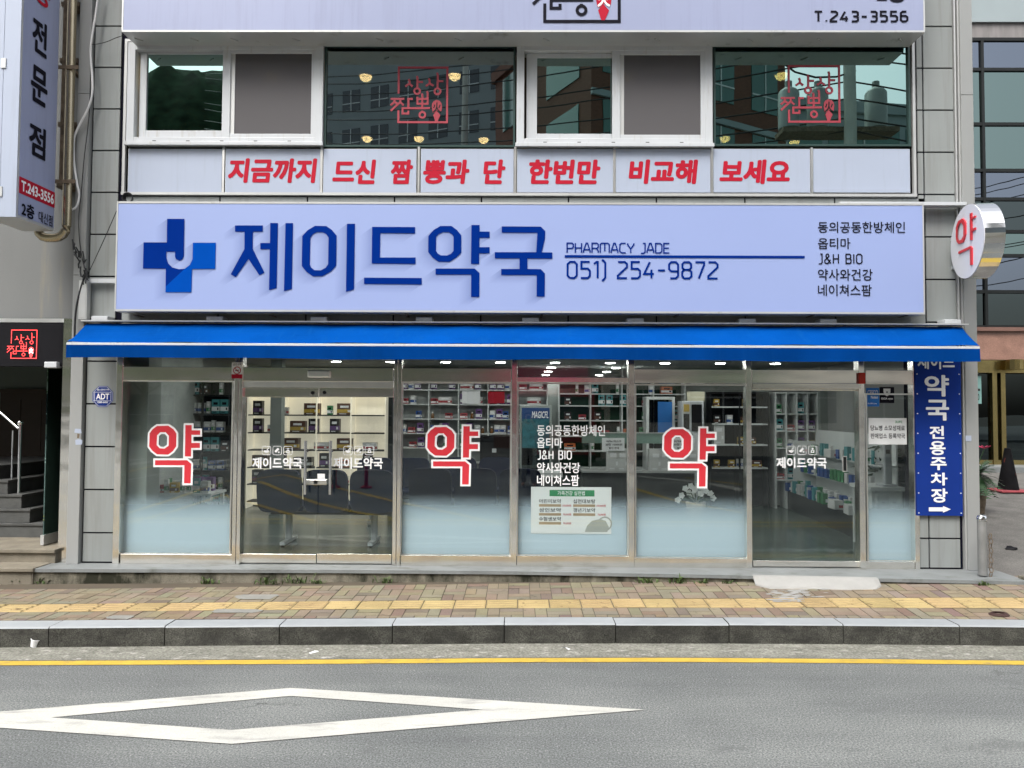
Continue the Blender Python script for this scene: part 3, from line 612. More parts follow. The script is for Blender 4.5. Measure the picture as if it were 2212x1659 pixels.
for u0, u1 in ((150, 176), (2086, 2113)):
    q = MB(); a, b = at(u0, 1000, -.03).x, at(u1, 1000, -.03).x; q.box(a, b, -.05, .5, ZP, 3.3, 0); q.box(a, b, -.05, .5, 3.304, 5.35, 0); q.box(a, b, -.05, .5, 5.354, ZT, 0)
    part('pilaster', q, m_pil, bld, bev=.004)
dp = MB(); x_ = at(2070, 400, -.02).x; dp.box(x_-.022, x_-.006, -.02, .03, 1.0, ZT); dp.box(x_+.01, x_+.026, -.03, .03, ZP, ZT); part('wall_rail', dp, m_alu, bld)
# body behind: side walls, back, upper floor, rooms
bd = MB(); bd.box(BX1-.22, BX1-.02, .3, 1.0, ZP, ZT); bd.box(BX1-.02, 5.6, .9, 1.0, ZP, ZT); bd.box(5.45, 5.6, 1.0, 9, ZP, ZT); bd.box(BX0+.02, BX0+.2, .3, 9, ZP, ZT); bd.box(BX0+.02, 5.6, 9, 9.2, ZP, ZT)
part('side_wall', bd, m_pil, bld)
CZ = 2.62
fl = MB(); fl.box(BX0+.2, BX1-.22, .08, 1.0, .03, ZP-.004); fl.box(BX0+.2, 5.45, 1.0, 9, .03, ZP-.004); part('shop_floor', fl, m_floorin, bld)
ce = MB(); ce.box(BX0+.2, BX1-.22, .3, 1.0, CZ, CZ+.1); ce.box(BX0+.2, 5.45, 1.0, 9, CZ, CZ+.1); part('shop_ceiling', ce, m_ceil, bld)
uf = MB(); uf.box(BX0+.2, BX1-.22, .3, 9, 4.0, 4.1); uf.box(BX0+.2, BX1-.22, .3, 9, 6.9, 7.0); uf.box(BX0+.2, BX1-.22, 6.4, 6.5, 4.1, 6.9); part('upper_room', uf, mat('dim_restaurant_wall', (.06,.06,.055), .8), bld)

# upstairs windows
WY = 0.0
def pvc_window(u0, v0, u1, v1, gl, scn, mid):
    x0, x1, z0, z1 = RC(u0, v0, u1, v1, -.04)
    f = MB(); t = .085
    f.box(x0, x0+t, -.05, .12, z0, z1); f.box(x1-t, x1, -.05, .12, z0, z1); f.box(x0+t, x1-t, -.05, .12, z0, z0+t); f.box(x0+t, x1-t, -.05, .12, z1-t, z1)
    f.box(x0-.012, x1+.012, -.075, -.05, z0-.012, z0+.03)
    wdw = part('sliding_window', f, m_white, bld, bev=.004)
    xm = at(mid, 200, -.02).x
    def sash(a, b, c, d, gx0, gx1, gz0, gz1, y0, y1):
        s_ = MB(); s_.box(a, gx0, y0, y1, c, d); s_.box(gx1, b, y0, y1, c, d); s_.box(gx0, gx1, y0, y1, c, gz0); s_.box(gx0, gx1, y0, y1, gz1, d); return s_
    gx0, gx1, gz0, gz1 = RC(*gl, .03); a = x0+t+.025
    part('sash', sash(a, xm+.08, z0+t+.004, z1-t-.004, gx0, gx1+.06, gz0, gz1, .012, .06), m_white, wdw, bev=.004)
    p_ = MB(); p_.box(gx0-.01, gx1+.07, .034, .040, gz0-.01, gz1+.01); part('pane', p_, m_green, wdw)
    sx0, sx1, sz0, sz1 = RC(*scn, -.03)
    part('sash', sash(xm, x1-.045, z0+.055, z1-.055, sx0-.045, sx1, sz0, sz1, -.046, -.004), m_white, wdw, bev=.004)
    q = MB(); q.box(sx0-.045, sx0, -.03, -.012, sz0, sz1); part('screen_rail', q, m_alu, wdw)
    q = MB(); q.box(sx0-.05, sx1+.01, -.024, -.020, sz0-.01, sz1+.01); part('insect_screen', q, screen_mesh('fine_mesh', (.095,.09,.095), .82), wdw)
    q = MB(); q.box(sx0-.04, sx1+.01, .045, .05, sz0-.01, sz1+.01); part('pane', q, m_blueg, wdw)
    q = MB()
    for k in range(5): q = MB(); q.box(x0+.3+k*.38, x0+.34+k*.38, -.052, -.049, z0+.035, z0+.045); part('drain_slot', q, m_dark, wdw)
    return wdw
pvc_window(275, 92, 698, 313, (318,118,481,283), (507,116,673,290), 482)
pvc_window(1116, 94, 1539, 316, (1160,126,1320,290), (1348,119,1513,292), 1322)
def fixed_window(u0, v0, u1, v1, lg, gm):
    x0, x1, z0, z1 = RC(u0, v0, u1, v1, 0); t = .022
    f = MB(); f.box(x0, x0+t, -.01, .1, z0, z1); f.box(x1-t, x1, -.01, .1, z0, z1); f.box(x0+t, x1-t, -.01, .1, z0, z0+t); f.box(x0+t, x1-t, -.01, .1, z1-t, z1)
    wdw = part('fixed_window', f, mat('dark_green_frame', (.03,.06,.055), .35), bld)
    q = MB(); q.box(x0+t, x1-t, .018, .026, z0+t, z1-t); part('pane', q, gm, wdw)
    q = MB(); a, b, c, d = RC(*lg, .016); logo(q, a, b, c, d, .014, 0, 0, 1); part('seal_lettering', q, [m_redlogo, m_dark], wdw)
fixed_window(701, 96, 1113, 318, (861,146,966,264), m_blueg)
fixed_window(1541, 95, 1966, 316, (1704,143,1813,263), m_green)
tr = MB(); x0, x1, z0, z1 = RC(268, 86, 1976, 424, 0)
tr.box(x0, x1, -.03, .02, z0, z0+.03); tr.box(x0, x0+.03, -.02, .02, z0+.03, z1); tr.box(x1-.03, x1, -.02, .02, z0+.03, z1); tr.box(x0+.03, x1-.03, -.02, .1, z1-.03, z1)
a, b, c, d = RC(275, 318, 1968, 420, 0); tr.box(a, b, .03, .12, c-.04, d, 1)
for u in (483, 695, 904.5, 1113, 1327, 1537.5, 1753): x = at(u, 369, 0).x; tr.box(x-.012, x+.012, -.012, .03, c, d, 2)
part('window_band_frame', tr, [m_alu, m_dark, m_steel_b], bld)
# slogan panels: each a lightbox of its own
SL = [(276.5,480,[],'blank white panel at the left end of the row under the upstairs windows'),
      (486.5,692,[('지금까지',492.5,685)],'white panel lettered with four red syllables under the left white window'),
      (698,900,[('드신',718,812),('짬',844,892)],'white panel lettered with two red syllables, a gap and one more'),
      (908.5,1110,[('뽕과',914,1014),('단',1044,1092)],'white panel whose red lettering starts hard at its left edge'),
      (1116.5,1325,[('한번만',1143,1297)],'white panel with three red syllables under the second white window, left half'),
      (1329.5,1535,[('비교해',1358,1508)],'white panel with three red syllables under the second insect screen'),
      (1540.5,1750.5,[('보세요',1554,1706)],'white panel with three red syllables ending in a round one, before the blank end panel'),
      (1756,1966,[],'blank white panel at the right end of the row under the upstairs windows')]
for u0, u1, tx, lab in SL:
    x0, x1, z0, z1 = RC(u0, 321.5, u1, 416.5, -.004); o = thing('slogan_panel', lab, 'sign panel', ((x0+x1)/2, 0, z0), 'slogan panels under the upstairs windows')
    q = MB(); q.box(x0+.004, x1-.004, -.006, .028, z0+.004, z1-.004); part('face', q, m_panelw, o)
    q = MB(); q.box(x0, x1, -.003, .029, z0, z0+.004); q.box(x0, x1, -.003, .029, z1-.004, z1); q.box(x0, x0+.004, -.003, .029, z0+.004, z1-.004); q.box(x1-.004, x1, -.003, .029, z0+.004, z1-.004); part('edge_trim', q, m_steel_b, o)
    if tx:
        for s_, a, b in tx: q = MB(); text_px(q, s_, a, 342 if a < 700 else 344.5, b, 395 if a < 700 else 397.5, -.0085, .045, .10); part('lettering', q, m_red, o)

# ------------------------------------------------------------------ shop front
sf = MB(); GY = .06
def post(u0, u1, v0, v1, y0=-.02, y1=.10, mb=sf, mi=0):
    x0, x1, z0, z1 = RC(u0, v0, u1, v1, y0); mb.box(x0, x1, y0, y1, ZP if v1 > 1190 else z0, z1, mi)
ZH0, ZH1 = at(1106, 826, 0).z, at(1106, 796, 0).z
for u0, u1 in ((247,261),(503.5,512),(513,521),(849,857),(858,866),(1104.5,1116.5),(1357.5,1370.5),(1612.5,1624),(1856.5,1869),(1975,1985)):
    sf = MB(); post(u0, u1, 770, 1230, mb=sf); part('storefront_post', sf, m_steel, bld, bev=.004)
hd = MB()
for u0, u1 in ((261,503.5),(521,849),(866,1104.5),(1370.5,1612.5),(1624,1856.5),(1869,1975)):
    x0, x1 = at(u0, 810, 0).x, at(u1, 810, 0).x; hd = MB(); hd.box(x0, x1, -.012, .08, ZH0, ZH1); part('steel_header', hd, m_steel_h, bld, bev=.003)
x0, x1, z0, z1 = RC(1116.5, 815, 1357.5, 826, 0); hd = MB(); hd.box(x0, x1, -.012, .08, z0, z1)
part('steel_header', hd, m_steel_h, bld, bev=.003)
bs_ = MB()
for u0, u1, vt in ((261,503.5,1197),(866,1104.5,1200),(1116.5,1357.5,1201),(1370.5,1612.5,1206),(1869,1975,1213)):
    x0, x1 = at(u0, 1200, 0).x, at(u1, 1200, 0).x; bs_ = MB(); bs_.box(x0, x1, -.01, .10, ZP, at((u0+u1)/2, vt, 0).z); part('sill_rail', bs_, m_steel_h, bld, bev=.003)
tp = MB()
for u0, u1, z in ((261,503.5,ZH1),(521,849,ZH1),(866,1104.5,ZH1),(1116.5,1357.5,at(1240,815,0).z),(1370.5,1612.5,ZH1),(1624,1856.5,ZH1),(1869,1975,ZH1)):
    x0, x1 = at(u0, 790, 0).x, at(u1, 790, 0).x; tp = MB(); tp.box(x0, x1, GY, GY+.008, z, SZ1+.02); part('transom_pane', tp, m_shop, bld)
def bay(u0, u1, vt, vb):
    x0, x1, z0, z1 = RC(u0, vt, u1, vb, GY)
    f = MB(); t = .016; f.box(x0, x0+t, .03, .09, z0, z1); f.box(x1-t, x1, .03, .09, z0, z1); f.box(x0+t, x1-t, .03, .09, z0, z0+t); f.box(x0+t, x1-t, .03, .09, z1-t, z1)
    wdw = part('storefront_window', f, m_steel_b, bld)
    p_ = MB(); p_.box(x0+t, x1-t, GY, GY+.008, z0+t, z1-t); part('pane', p_, m_shop, wdw)
    p_ = MB(); p_.box(x0+t+.002, x1-t-.002, GY+.016, GY+.0175, z0+t, 1.06); part('frosted_film', p_, m_film, wdw)
    return wdw
w1 = bay(256, 503.5, 822, 1197); w3 = bay(866, 1104.5, 826, 1200); w4 = bay(1116.5, 1357.5, 827, 1201); w5 = bay(1370.5, 1612.5, 830, 1206); w7 = bay(1869, 1976, 850, 1213)
# red syllable decals with a white edge
dA = lambda p: ((440+p[0]*.51844)*.548611, (1400+p[1]*.51838)*.548611)
dec = [[[(345,535),(430,533),(470,560),(492,592),(490,690),(465,725),(430,752),(345,750),(308,722),(285,690),(288,590),(310,560)], [(370,582),(410,582),(435,610),(433,685),(400,707),(365,705),(342,680),(345,605)]],
       [[(560,528),(608,528),(608,568),(672,568),(672,602),(606,602),(606,664),(670,664),(670,702),(604,702),(602,766),(556,766)]], [[(330,795),(572,795),(604,822),(600,970),(550,970),(552,833),(330,833)]]]
for wdw, du, dv in ((w1,0,0),(w3,600.4,2.5),(w5,1111.6,7.0)):
    q = MB()
    for i, loops in enumerate(dec):
        L = [[(lambda P: (P.x, P.z))(at(dA(p)[0]+du, dA(p)[1]+dv, GY)) for p in l] for l in loops]
        q.flat(L, GY-.0022, 0)
        Lo = [offset_poly(L[0], .021)] + ([offset_poly(L[1], -.021)] if len(L) > 1 else [])
        q.flat(Lo, GY-.0010-.0002*i, 1)
    part('red_syllable_lettering', q, [m_redv, m_paint], wdw)
q = MB()
for s_, a, b, c, d in (('동의공동한방체인',1160,918,1307,942),('옵티마',1160,945,1215,968),('약사와건강',1160,999,1253,1022),('네이쳐스팜',1160,1025.5,1251,1050)):
    text_px(q, s_, a, b, c, d, GY-.002, .018)
line_text(q, 'J&H BIO', 1161, 974, 1234, 991.5, GY-.002, .85, 2.0); part('white_lettering', q, m_paint, w4)
def icons(q, u0, v0, s_):
    for k in range(3):
        x0, x1, z0, z1 = RC(u0+k*1.19*s_, v0, u0+k*1.19*s_+s_, v0+s_, GY); y = GY-.003; W = x1-x0; wd = W*.055
        r_ = W*.2; cr = []
        for cx, cz, a0 in ((x1-r_,z1-r_,0),(x0+r_,z1-r_,90),(x0+r_,z0+r_,180),(x1-r_,z0+r_,270)):
            cr += [(cx+r_*math.cos(R_(a0+t)), cz+r_*math.sin(R_(a0+t))) for t in (0,30,60,90)]
        q.flat([cr, offset_poly(cr, -wd)], y, 0)
        cx, cz = (x0+x1)/2, (z0+z1)/2
        if k == 0:
            q.flat([[(cx-W*.3,cz+W*.02),(cx+W*.3,cz+W*.02),(cx+W*.24,cz-W*.14),(cx+W*.1,cz-W*.26),(cx-W*.1,cz-W*.26),(cx-W*.24,cz-W*.14)]], y, 0); stroke(q, [(cx+W*.05,cz+W*.05),(cx+W*.25,cz+W*.3)], W*.1, y, 0)
        elif k == 1: stroke(q, [(cx-W*.22,cz-W*.16),(cx+W*.16,cz+W*.24)], W*.24, y, 0); q.flat([ring((cx+W*.18,cz-W*.18), W*.1, W*.1, 10)], y-.0002, 0)
        else: q.flat([[(cx-W*.18,cz-W*.28),(cx+W*.18,cz-W*.28),(cx+W*.2,cz-W*.05),(cx+W*.1,cz+W*.1),(cx-W*.1,cz+W*.1),(cx-W*.2,cz-W*.05)], [(cx-W*.08,cz-W*.18),(cx-W*.08,cz-W*.02),(cx+W*.08,cz-W*.02),(cx+W*.08,cz-W*.18)]], y, 0); q.flat([[(cx-W*.12,cz+W*.16),(cx+W*.12,cz+W*.16),(cx+W*.12,cz+W*.28),(cx-W*.12,cz+W*.28)]], y, 0)
def door(name, u0, u1, vt, vb, rail_t, rail_b, lab, tx, ic, label=None, y=.045):
    x0, x1, z0, z1 = RC(u0, vt, u1, vb, y); zt = at((u0+u1)/2, rail_t, y).z; zb = at((u0+u1)/2, rail_b, y).z
    p_ = MB(); p_.box(x0, x1, GY, GY+.010, zb, zt); d = part(name, p_, m_shop, bld, label=label)
    for a_, b_ in ((zt, z1), (ZP+.012, zb)): f = MB(); f.box(x0, x1, y-.02, y+.03, a_, b_); part('door_rail', f, m_steel_h, d, bev=.003)
    q = MB(); text_px(q, '제이드약국', tx[0], tx[1], tx[2], tx[3], GY-.003, .03); icons(q, *ic); part('white_lettering', q, m_paint, d)
    return d, x0, x1, zb, zt
fr = MB(); x0, x1, z0, z1 = RC(521, 823, 849, 837, .02); fr.box(x0, x1, 0, .09, z0, z1); part('door_frame_head', fr, m_steel_b, bld)
dl = door('glass_door', 523, 686, 838, 1211, 858, 1196, '', (545,988,653,1013), (566,963.5,19.5))
dr = door('glass_door', 688, 848, 838, 1211, 858, 1196, '', (720,988,827,1013), (742,963.5,19.5))
for (d, xa, xb, zb, zt), us in ((dl, 655), (dr, 709)):
    x = at(us+5, 1010, -.02).x; za_, zb_ = at(us, 952, -.02).z, at(us, 1068, -.02).z
    h = MB(); h.tube([(x, -.03, zb_), (x, -.03, za_)], .016, 12)
    for z in (za_-.12, zb_+.12): h.tube([(x, -.03, z), (x, GY, z)], .009, 8)
    part('handle', h, m_chrome, d, smooth=True)
    x_ = at(us+(18 if us < 680 else -18), 1043, .02).x; h = MB(); h.box(x_-.075, x_+.075, .02, .085, at(us,1048,0).z, at(us,1036,0).z); part('lock_bar', h, m_steel_b, d, bev=.008)
    h = MB(); xk = xb-.06 if us < 680 else xa+.06; c_ = (xk, .02, zt+.05); h.tube([(xk,.014,zt+.05),(xk,.026,zt+.05)], .02, 12); part('pivot_cap', h, m_dark, d)
h = MB(); x0, x1, z0, z1 = RC(684, 1024, 700, 1036, .02); h.box(x0, x1, .05, .058, z0, z1); part('lock_tag', h, m_paint, dl[0])
h = MB(); x0, x1, z0, z1 = RC(664, 800, 712, 815, -.05); h.box(x0, x1, -.05, -.012, z0, z1); part('door_sensor', h, m_steel_b, bld, bev=.01)
sd = door('sliding_door', 1625, 1855, 841, 1221, 844, 1211, '', (1677,988,1786,1012), (1699,963,19.5))
h = MB(); x0, x1, z0, z1 = RC(1624, 828, 1856.5, 840, 0); h.box(x0, x1, -.03, .09, z0, z1); part('sliding_track', h, m_steel_h, bld, bev=.004)
h = MB(); x0, x1, z0, z1 = RC(1820, 985, 1829, 1019, .05); h.box(x0, x1, .045, .058, z0, z1); h.box(x0+.006, x1-.006, .043, .046, z0+.01, z1-.01, 1); part('touch_switch', h, [m_alu, m_dark], sd[0])
h = MB(); x0, x1, z0, z1 = RC(1855, 805, 1869, 829, -.04); h.box(x0, x1, -.05, -.02, z0, z1); single('alarm_light', h, mat('red_lens', (.40,.02,.01), .25), 'small red alarm lamp box on the steel post beside the sliding door', 'alarm light', (x0, -.05, z0), bev=.006)

# ------------------------------------------------------------------ signs on the building
def lightbox(name, label, u0, v0, u1, v1, Y, mface, depth=.22, trim=.018, cat='sign'):
    x0, x1, z0, z1 = RC(u0, v0, u1, v1, Y); o = thing(name, label, cat, ((x0+x1)/2, Y+depth, z0))
    q = MB(); q.box(x0+.004, x1-.004, Y, Y+depth-.01, z0+.004, z1-.004); part('face', q, mface, o)
    q = MB(); t = trim; q.box(x0, x1, Y-.004, Y+depth, z0-.003, z0+t); q.box(x0, x1, Y-.004, Y+depth, z1-t, z1+.003); q.box(x0-.003, x0+t*.7, Y-.004, Y+depth, z0+t, z1-t); q.box(x1-t*.7, x1+.003, Y-.004, Y+depth, z0+t, z1-t)
    part('frame', q, m_alu, o); return o, x0, x1, z0, z1
ms, x0, x1, z0, z1 = lightbox('pharmacy_sign', 'long lavender lightbox sign with navy cross and big navy lettering above the awning', 250.5, 438, 1996, 675, Y_SIGN, m_sign)
q = MB(); q.flat(onsign(G_navyJ, cA, Y_SIGN), Y_SIGN-.006, 0); q.flat(onsign(G_blueJ, cA, Y_SIGN), Y_SIGN-.006, 1)
part('cross_emblem', q, [m_navy, m_blue], ms)
q = MB()
for gset, cv in ((G_A, cA), (G_B, cB)):
    for i, g_ in enumerate(gset): q.flat(onsign(g_, cv, Y_SIGN), Y_SIGN-.006-.0001*i)
part('name_lettering', q, m_navy, ms)
# the long drop shadow printed with the lettering
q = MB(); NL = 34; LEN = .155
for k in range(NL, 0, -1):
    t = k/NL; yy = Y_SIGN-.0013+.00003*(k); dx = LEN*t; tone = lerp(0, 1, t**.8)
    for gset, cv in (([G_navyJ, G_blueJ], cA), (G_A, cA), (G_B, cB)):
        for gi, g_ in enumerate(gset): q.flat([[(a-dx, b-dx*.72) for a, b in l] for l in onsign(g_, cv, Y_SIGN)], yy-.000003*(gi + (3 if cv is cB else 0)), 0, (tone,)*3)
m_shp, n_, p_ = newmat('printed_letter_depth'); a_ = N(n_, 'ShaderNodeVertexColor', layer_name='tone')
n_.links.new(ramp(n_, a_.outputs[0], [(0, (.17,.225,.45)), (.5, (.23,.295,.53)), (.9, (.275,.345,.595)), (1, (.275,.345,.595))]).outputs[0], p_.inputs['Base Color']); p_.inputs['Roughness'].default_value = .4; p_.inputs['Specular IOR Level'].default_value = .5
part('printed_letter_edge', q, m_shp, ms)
q = MB(); line_text(q, 'PHARMACY JADE', 1225, 525.5, 1446, 546, Y_SIGN-.005, .82); line_text(q, '051) 254-9872', 1226, 566, 1550, 601, Y_SIGN-.005, .74, 1.5)
x0, x1, z0, z1 = RC(1220, 552, 1738, 557.5, Y_SIGN); q.flat([[(x0,z0),(x1,z0),(x1,z1),(x0,z1)]], Y_SIGN-.005); part('phone_lettering', q, m_navy, ms)
q = MB()
for s_, a, b, c, d in (('동의공동한방체인',1767,479,1955,503),('옵티마',1767,514,1837,538),('약사와건강',1767,581,1885,606),('네이쳐스팜',1767,614.5,1883,639.5)): text_px(q, s_, a, b, c, d, Y_SIGN-.005, .008)
line_text(q, 'J&H BIO', 1768, 549, 1862, 569, Y_SIGN-.005, .8, 1.9); part('chain_lettering', q, m_ink, ms)
q = MB()
for u in (300, 590, 880, 1170, 1460, 1750, 1950):
    x = at(u, 680, -.1).x; z = at(u, 676, Y_SIGN).z; q.box(x-.012, x+.012, -.20, -.012, z-.02, z-.008)
part('bracket', q, m_rust, ms)
ts, x0, x1, z0, z1 = lightbox('restaurant_sign', 'pale lavender lightbox sign cut by the picture top, with black seal and phone number', 266, -150, 1996, 69, -.36, m_sign2, .32)
q = MB(); a, b, c, d = RC(1177, -133, 1337.5, 46.5, -.36); logo(q, a, b, c, d, -.365, 0, 1, 2); part('seal_lettering', q, [m_ink, m_red, m_paint], ts)
q = MB(); line_text(q, 'T.243-3556', 1760, 25, 1960, 46, -.365, 1.25, 1.9); text_px(q, '2층', 1893, -45, 1958, 5, -.365, .04); part('phone_lettering', q, m_ink, ts)
q = MB(); z_ = z0
for u in (300, 420, 506, 640, 820, 990, 1180, 1420, 1620, 1770, 1945): x = at(u, 75, -.2).x; q = MB(); q.obox((x, -.2, z_-.008), (.03,.03,0), (-.006,.006,0), (0,0,.006)); part('fixing_clip', q, m_alu, ts)
# awning
aw = thing('awning', 'wide blue retractable awning with hanging valance over the shop front', 'awning', (0, -.05, 2.6))
YT, YF = -.12, -.48
xa0, xa1 = at(187, 702, YT).x, at(2078, 702, YT).x; xf0, xf1 = at(144.5, 740, YF).x, at(2115.5, 750, YF).x
zt_, zf_ = at(1106, 703.5, YT).z, at(1106, 743, YF).z
q = MB(); nx, ny = 60, 8
for i in range(nx):
    for j in range(ny):
        P = lambda a, b: (lerp(lerp(xa0,xa1,a/nx), lerp(xf0,xf1,a/nx), b/ny), lerp(YT,YF,b/ny), lerp(zt_,zf_,b/ny) - .012*math.sin(math.pi*b/ny)*(1+.4*math.sin(a*.9)) + .005*math.sin(a*1.7+b)+.004*math.sin(a*.63-b*1.3))
        q.face([P(i,j+1),P(i+1,j+1),P(i+1,j),P(i,j)])
cn = part('canopy', q, m_awn, aw, smooth=True)
q = MB(); zv = at(1106, 777, YF).z
for i in range(nx*2):
    for j in range(4):
        P = lambda a, b: (lerp(xf0+.004,xf1-.004,a/(nx*2)), YF-.018+.006*math.sin(a*.35)*(b/4), lerp(zf_-.03, zv+.006*math.sin(a*.11)+.003*math.sin(a*.31), b/4))
        q.face([P(i,j+1),P(i+1,j+1),P(i+1,j),P(i,j)])
part('valance', q, m_awnd, aw, smooth=True)
q = MB(); q.box(xf0, xf1, YF-.012, YF+.03, zf_-.034, zf_-.006); part('front_bar', q, m_white, aw, bev=.004)
q = MB(); q.box(xa0-.03, xa1+.04, YT-.06, -.02, zt_+.022, zt_+.037); part('cassette_cover', q, m_alu, aw)
q = MB(); q.tube([(xa0+.02, YT+.04, zt_-.02), (xa1-.02, YT+.04, zt_-.02)], .03, 10); part('roller', q, m_awnd, aw)
for u in (220, 467, 691, 917, 1146, 1371, 1612, 1786, 2053):
    x = at(u, 690, -.1).x; q = MB(); q.box(x-.09, x+.09, -.15, .0, zt_+.038, zt_+.085); part('wall_bracket', q, m_white, aw, bev=.006)
for x in (xf0+1.2, -1.2, 1.6, xf1-1.2):
    q = MB(); q.tube([(x, YT+.05, zt_-.12), (x+.35, (YT+YF)/2, lerp(zt_,zf_,.5)-.10), (x-.1, YF+.02, zf_-.05)], .014, 8); part('folding_arm', q, m_alu, aw)
# round blade sign
rs = thing('round_blade_sign', 'round white projecting sign with a red syllable and mirror-steel rim on the right corner', 'sign', (4.7, -.05, 3.3))
cA_ = at(2089, 522, -.40); ndir = Vector((-math.cos(R_(8.2)), -math.sin(R_(8.2)), 0)); td = Vector((ndir.y*-1, ndir.x, 0)); td = Vector((-.11, -.772, 0)).normalized(); ndir = Vector((td.y, -td.x, 0)).normalized()
if ndir.x > 0: ndir = -ndir
cc = ax(2089, 522, 4.70); RAD = .39
def disc(off0, off1, r0): 
    q = MB(); n = 48; A = []; B = []
    for k in range(n):
        e = td*math.cos(2*math.pi*k/n)*r0 + Vector((0,0,1))*math.sin(2*math.pi*k/n)*r0; A.append(tuple(cc+e+ndir*off0)); B.append(tuple(cc+e+ndir*off1))
    q.face(A); q.face(B[::-1])
    for k in range(n): q.face([A[k], B[k], B[(k+1)%n], A[(k+1)%n]])
    return q
part('rim', disc(-.002, -.19, RAD), m_chrome, rs, smooth=True); part('face', disc(.004, -.003, RAD-.006), mat('white_acrylic', (.72,.74,.80), .2, 0, .02), rs)
q = MB(); xs_ = [p[0] for l in dec for p in l[0]]; ys_ = [p[1] for l in dec for p in l[0]]
S_ = .56/(max(ys_)-min(ys_)); cxm, cym = (max(xs_)+min(xs_))/2, (max(ys_)+min(ys_))/2
for i, loops in enumerate(dec):
    loops = [offset_poly(loops[0], -9)] + [offset_poly(l, 9) for l in loops[1:]]
    q.flat([[((p[0]-cxm)*S_*.95, -(p[1]-cym)*S_) for p in l] for l in loops], 0, 0, None, lambda x, y, z: cc + td*x + Vector((0,0,1))*z + ndir*.018)
    L0 = [((p[0]-cxm)*S_*.95, -(p[1]-cym)*S_) for p in loops[0]]
    for a, b in zip(L0, L0[1:]+L0[:1]):
        q.face([tuple(cc+td*a[0]+Vector((0,0,a[1]))+ndir*h_) for h_ in (.018,)] + [tuple(cc+td*b[0]+Vector((0,0,b[1]))+ndir*.018), tuple(cc+td*b[0]+Vector((0,0,b[1]))+ndir*.004), tuple(cc+td*a[0]+Vector((0,0,a[1]))+ndir*.004)])
part('lettering', q, m_redv, rs)
q = MB()
P = cc - td*.36 - ndir*.09
for dz in (.13, -.19): q.box(P.x-.05, P.x+.03, -.42*0-.03, .0, cc.z+dz-.02, cc.z+dz+.02); q.tube([(P.x-.01, 0, cc.z+dz), (P.x-.01, P.y+.05, cc.z+dz)], .012)
x0, x1, z0, z1 = RC(1812, 437, 2086, 444, -.12); q.box(x0, x1, -.14, -.02, z0, z1)
part('bracket', q, m_white, rs)
# blue parking banner
pb = thing('parking_sign', 'tall royal blue vertical banner with white lettering and an arrow beside the narrow window', 'sign', (4.4, -.02, 1))
x0, x1, z0, z1 = RC(1978, 760, 2077, 1114, -.03); q = MB(); q.box(x0, x1, -.035, -.015, z0, z1); part('banner', q, m_bluesign, pb)
q = MB()
for s_, a, b, c, d in (('제이드',1982,764,2062,797.5),('약',1997,810,2050,856.5),('국',2000,863.5,2050,908.5),('전',2008,920,2039.5,948),('용',2008.5,952.6,2042.5,983),('주',2010,987.7,2045,1015.6),('차',2010.6,1021,2046.6,1048.7),('장',2011.5,1055,2047,1085.6)):
    text_px(q, s_, a, b, c, d, -.039, .028)
def wp(u, v): P = at(u, v, -.039); return (P.x, P.z)
q.flat([[wp(2006.4,1096),wp(2037,1096),wp(2037,1093),wp(2054,1100),wp(2037,1107.5),wp(2037,1104.5),wp(2006.4,1104.5)]], -.039); part('lettering', q, m_paint, pb)
q = MB()
for k in range(9):
    z = lerp(z0+.03, z1-.03, k/8)
    for x in (x0+.02, x1-.02): q.tube([(x,-.038,z),(x,-.034,z)], .006, 8)
part('grommet', q, m_paint, pb)
# small stickers and notices
def sticker(name, label, cat, u0, v0, u1, v1, Y, mback, texts, extra=None, thick=.002):
    x0, x1, z0, z1 = RC(u0, v0, u1, v1, Y); o = thing(name, label, cat, ((x0+x1)/2, Y, z0)); q = MB(); q.box(x0, x1, Y-thick, Y, z0, z1); part('sheet', q, mback, o)
    for mt in dict.fromkeys(t[5] for t in texts):
        q = MB()
        for s_, a, b, c, d, m2 in texts:
            if m2 is mt: text_rect(q, s_, lerp(x0,x1,a), lerp(x0,x1,c), lerp(z1,z0,d), lerp(z1,z0,b), Y-thick-.0012, .015)
        part('lettering', q, mt, o)
    if extra: extra(o, x0, x1, z0, z1, Y-thick)
    return o
oc = thing('security_sticker', 'blue octagonal security company sticker on the left panel column', 'sticker', (-4.6, -.004, 1.9))
x0, x1, z0, z1 = RC(199, 833, 245, 880, -.004); cx, cz = (x0+x1)/2, (z0+z1)/2; rr = (x1-x0)/2
q = MB(); o8 = [(cx+rr*1.06*math.cos(R_(22.5+45*k)), cz+rr*1.06*math.sin(R_(22.5+45*k))) for k in range(8)]; q.flat([o8], -.004, 0); q.flat([offset_poly(o8, -.008), offset_poly(o8, -.011)], -.005, 1); part('sheet', q, [m_bluesign, m_paint], oc)
q = MB(); text_rect(q, 'ADT', cx-rr*.62, cx+rr*.62, cz-rr*.28, cz+rr*.28, -.0056, .03); text_rect(q, '캡스경비구역', cx-rr*.55, cx+rr*.55, cz+rr*.55, cz+rr*.72, -.0056, .02); text_rect(q, '1588-6400', cx-rr*.5, cx+rr*.5, cz-rr*.62, cz-rr*.46, -.0056, .02)
a, b, c, d = cx-rr*.78, cx+rr*.78, cz-rr*.42, cz+rr*.42; q.flat([[(a,c),(b,c),(b,d),(a,d)], [(a+.004,c+.004),(a+.004,d-.004),(b-.004,d-.004),(b-.004,c+.004)]], -.0054); part('lettering', q, m_paint, oc)
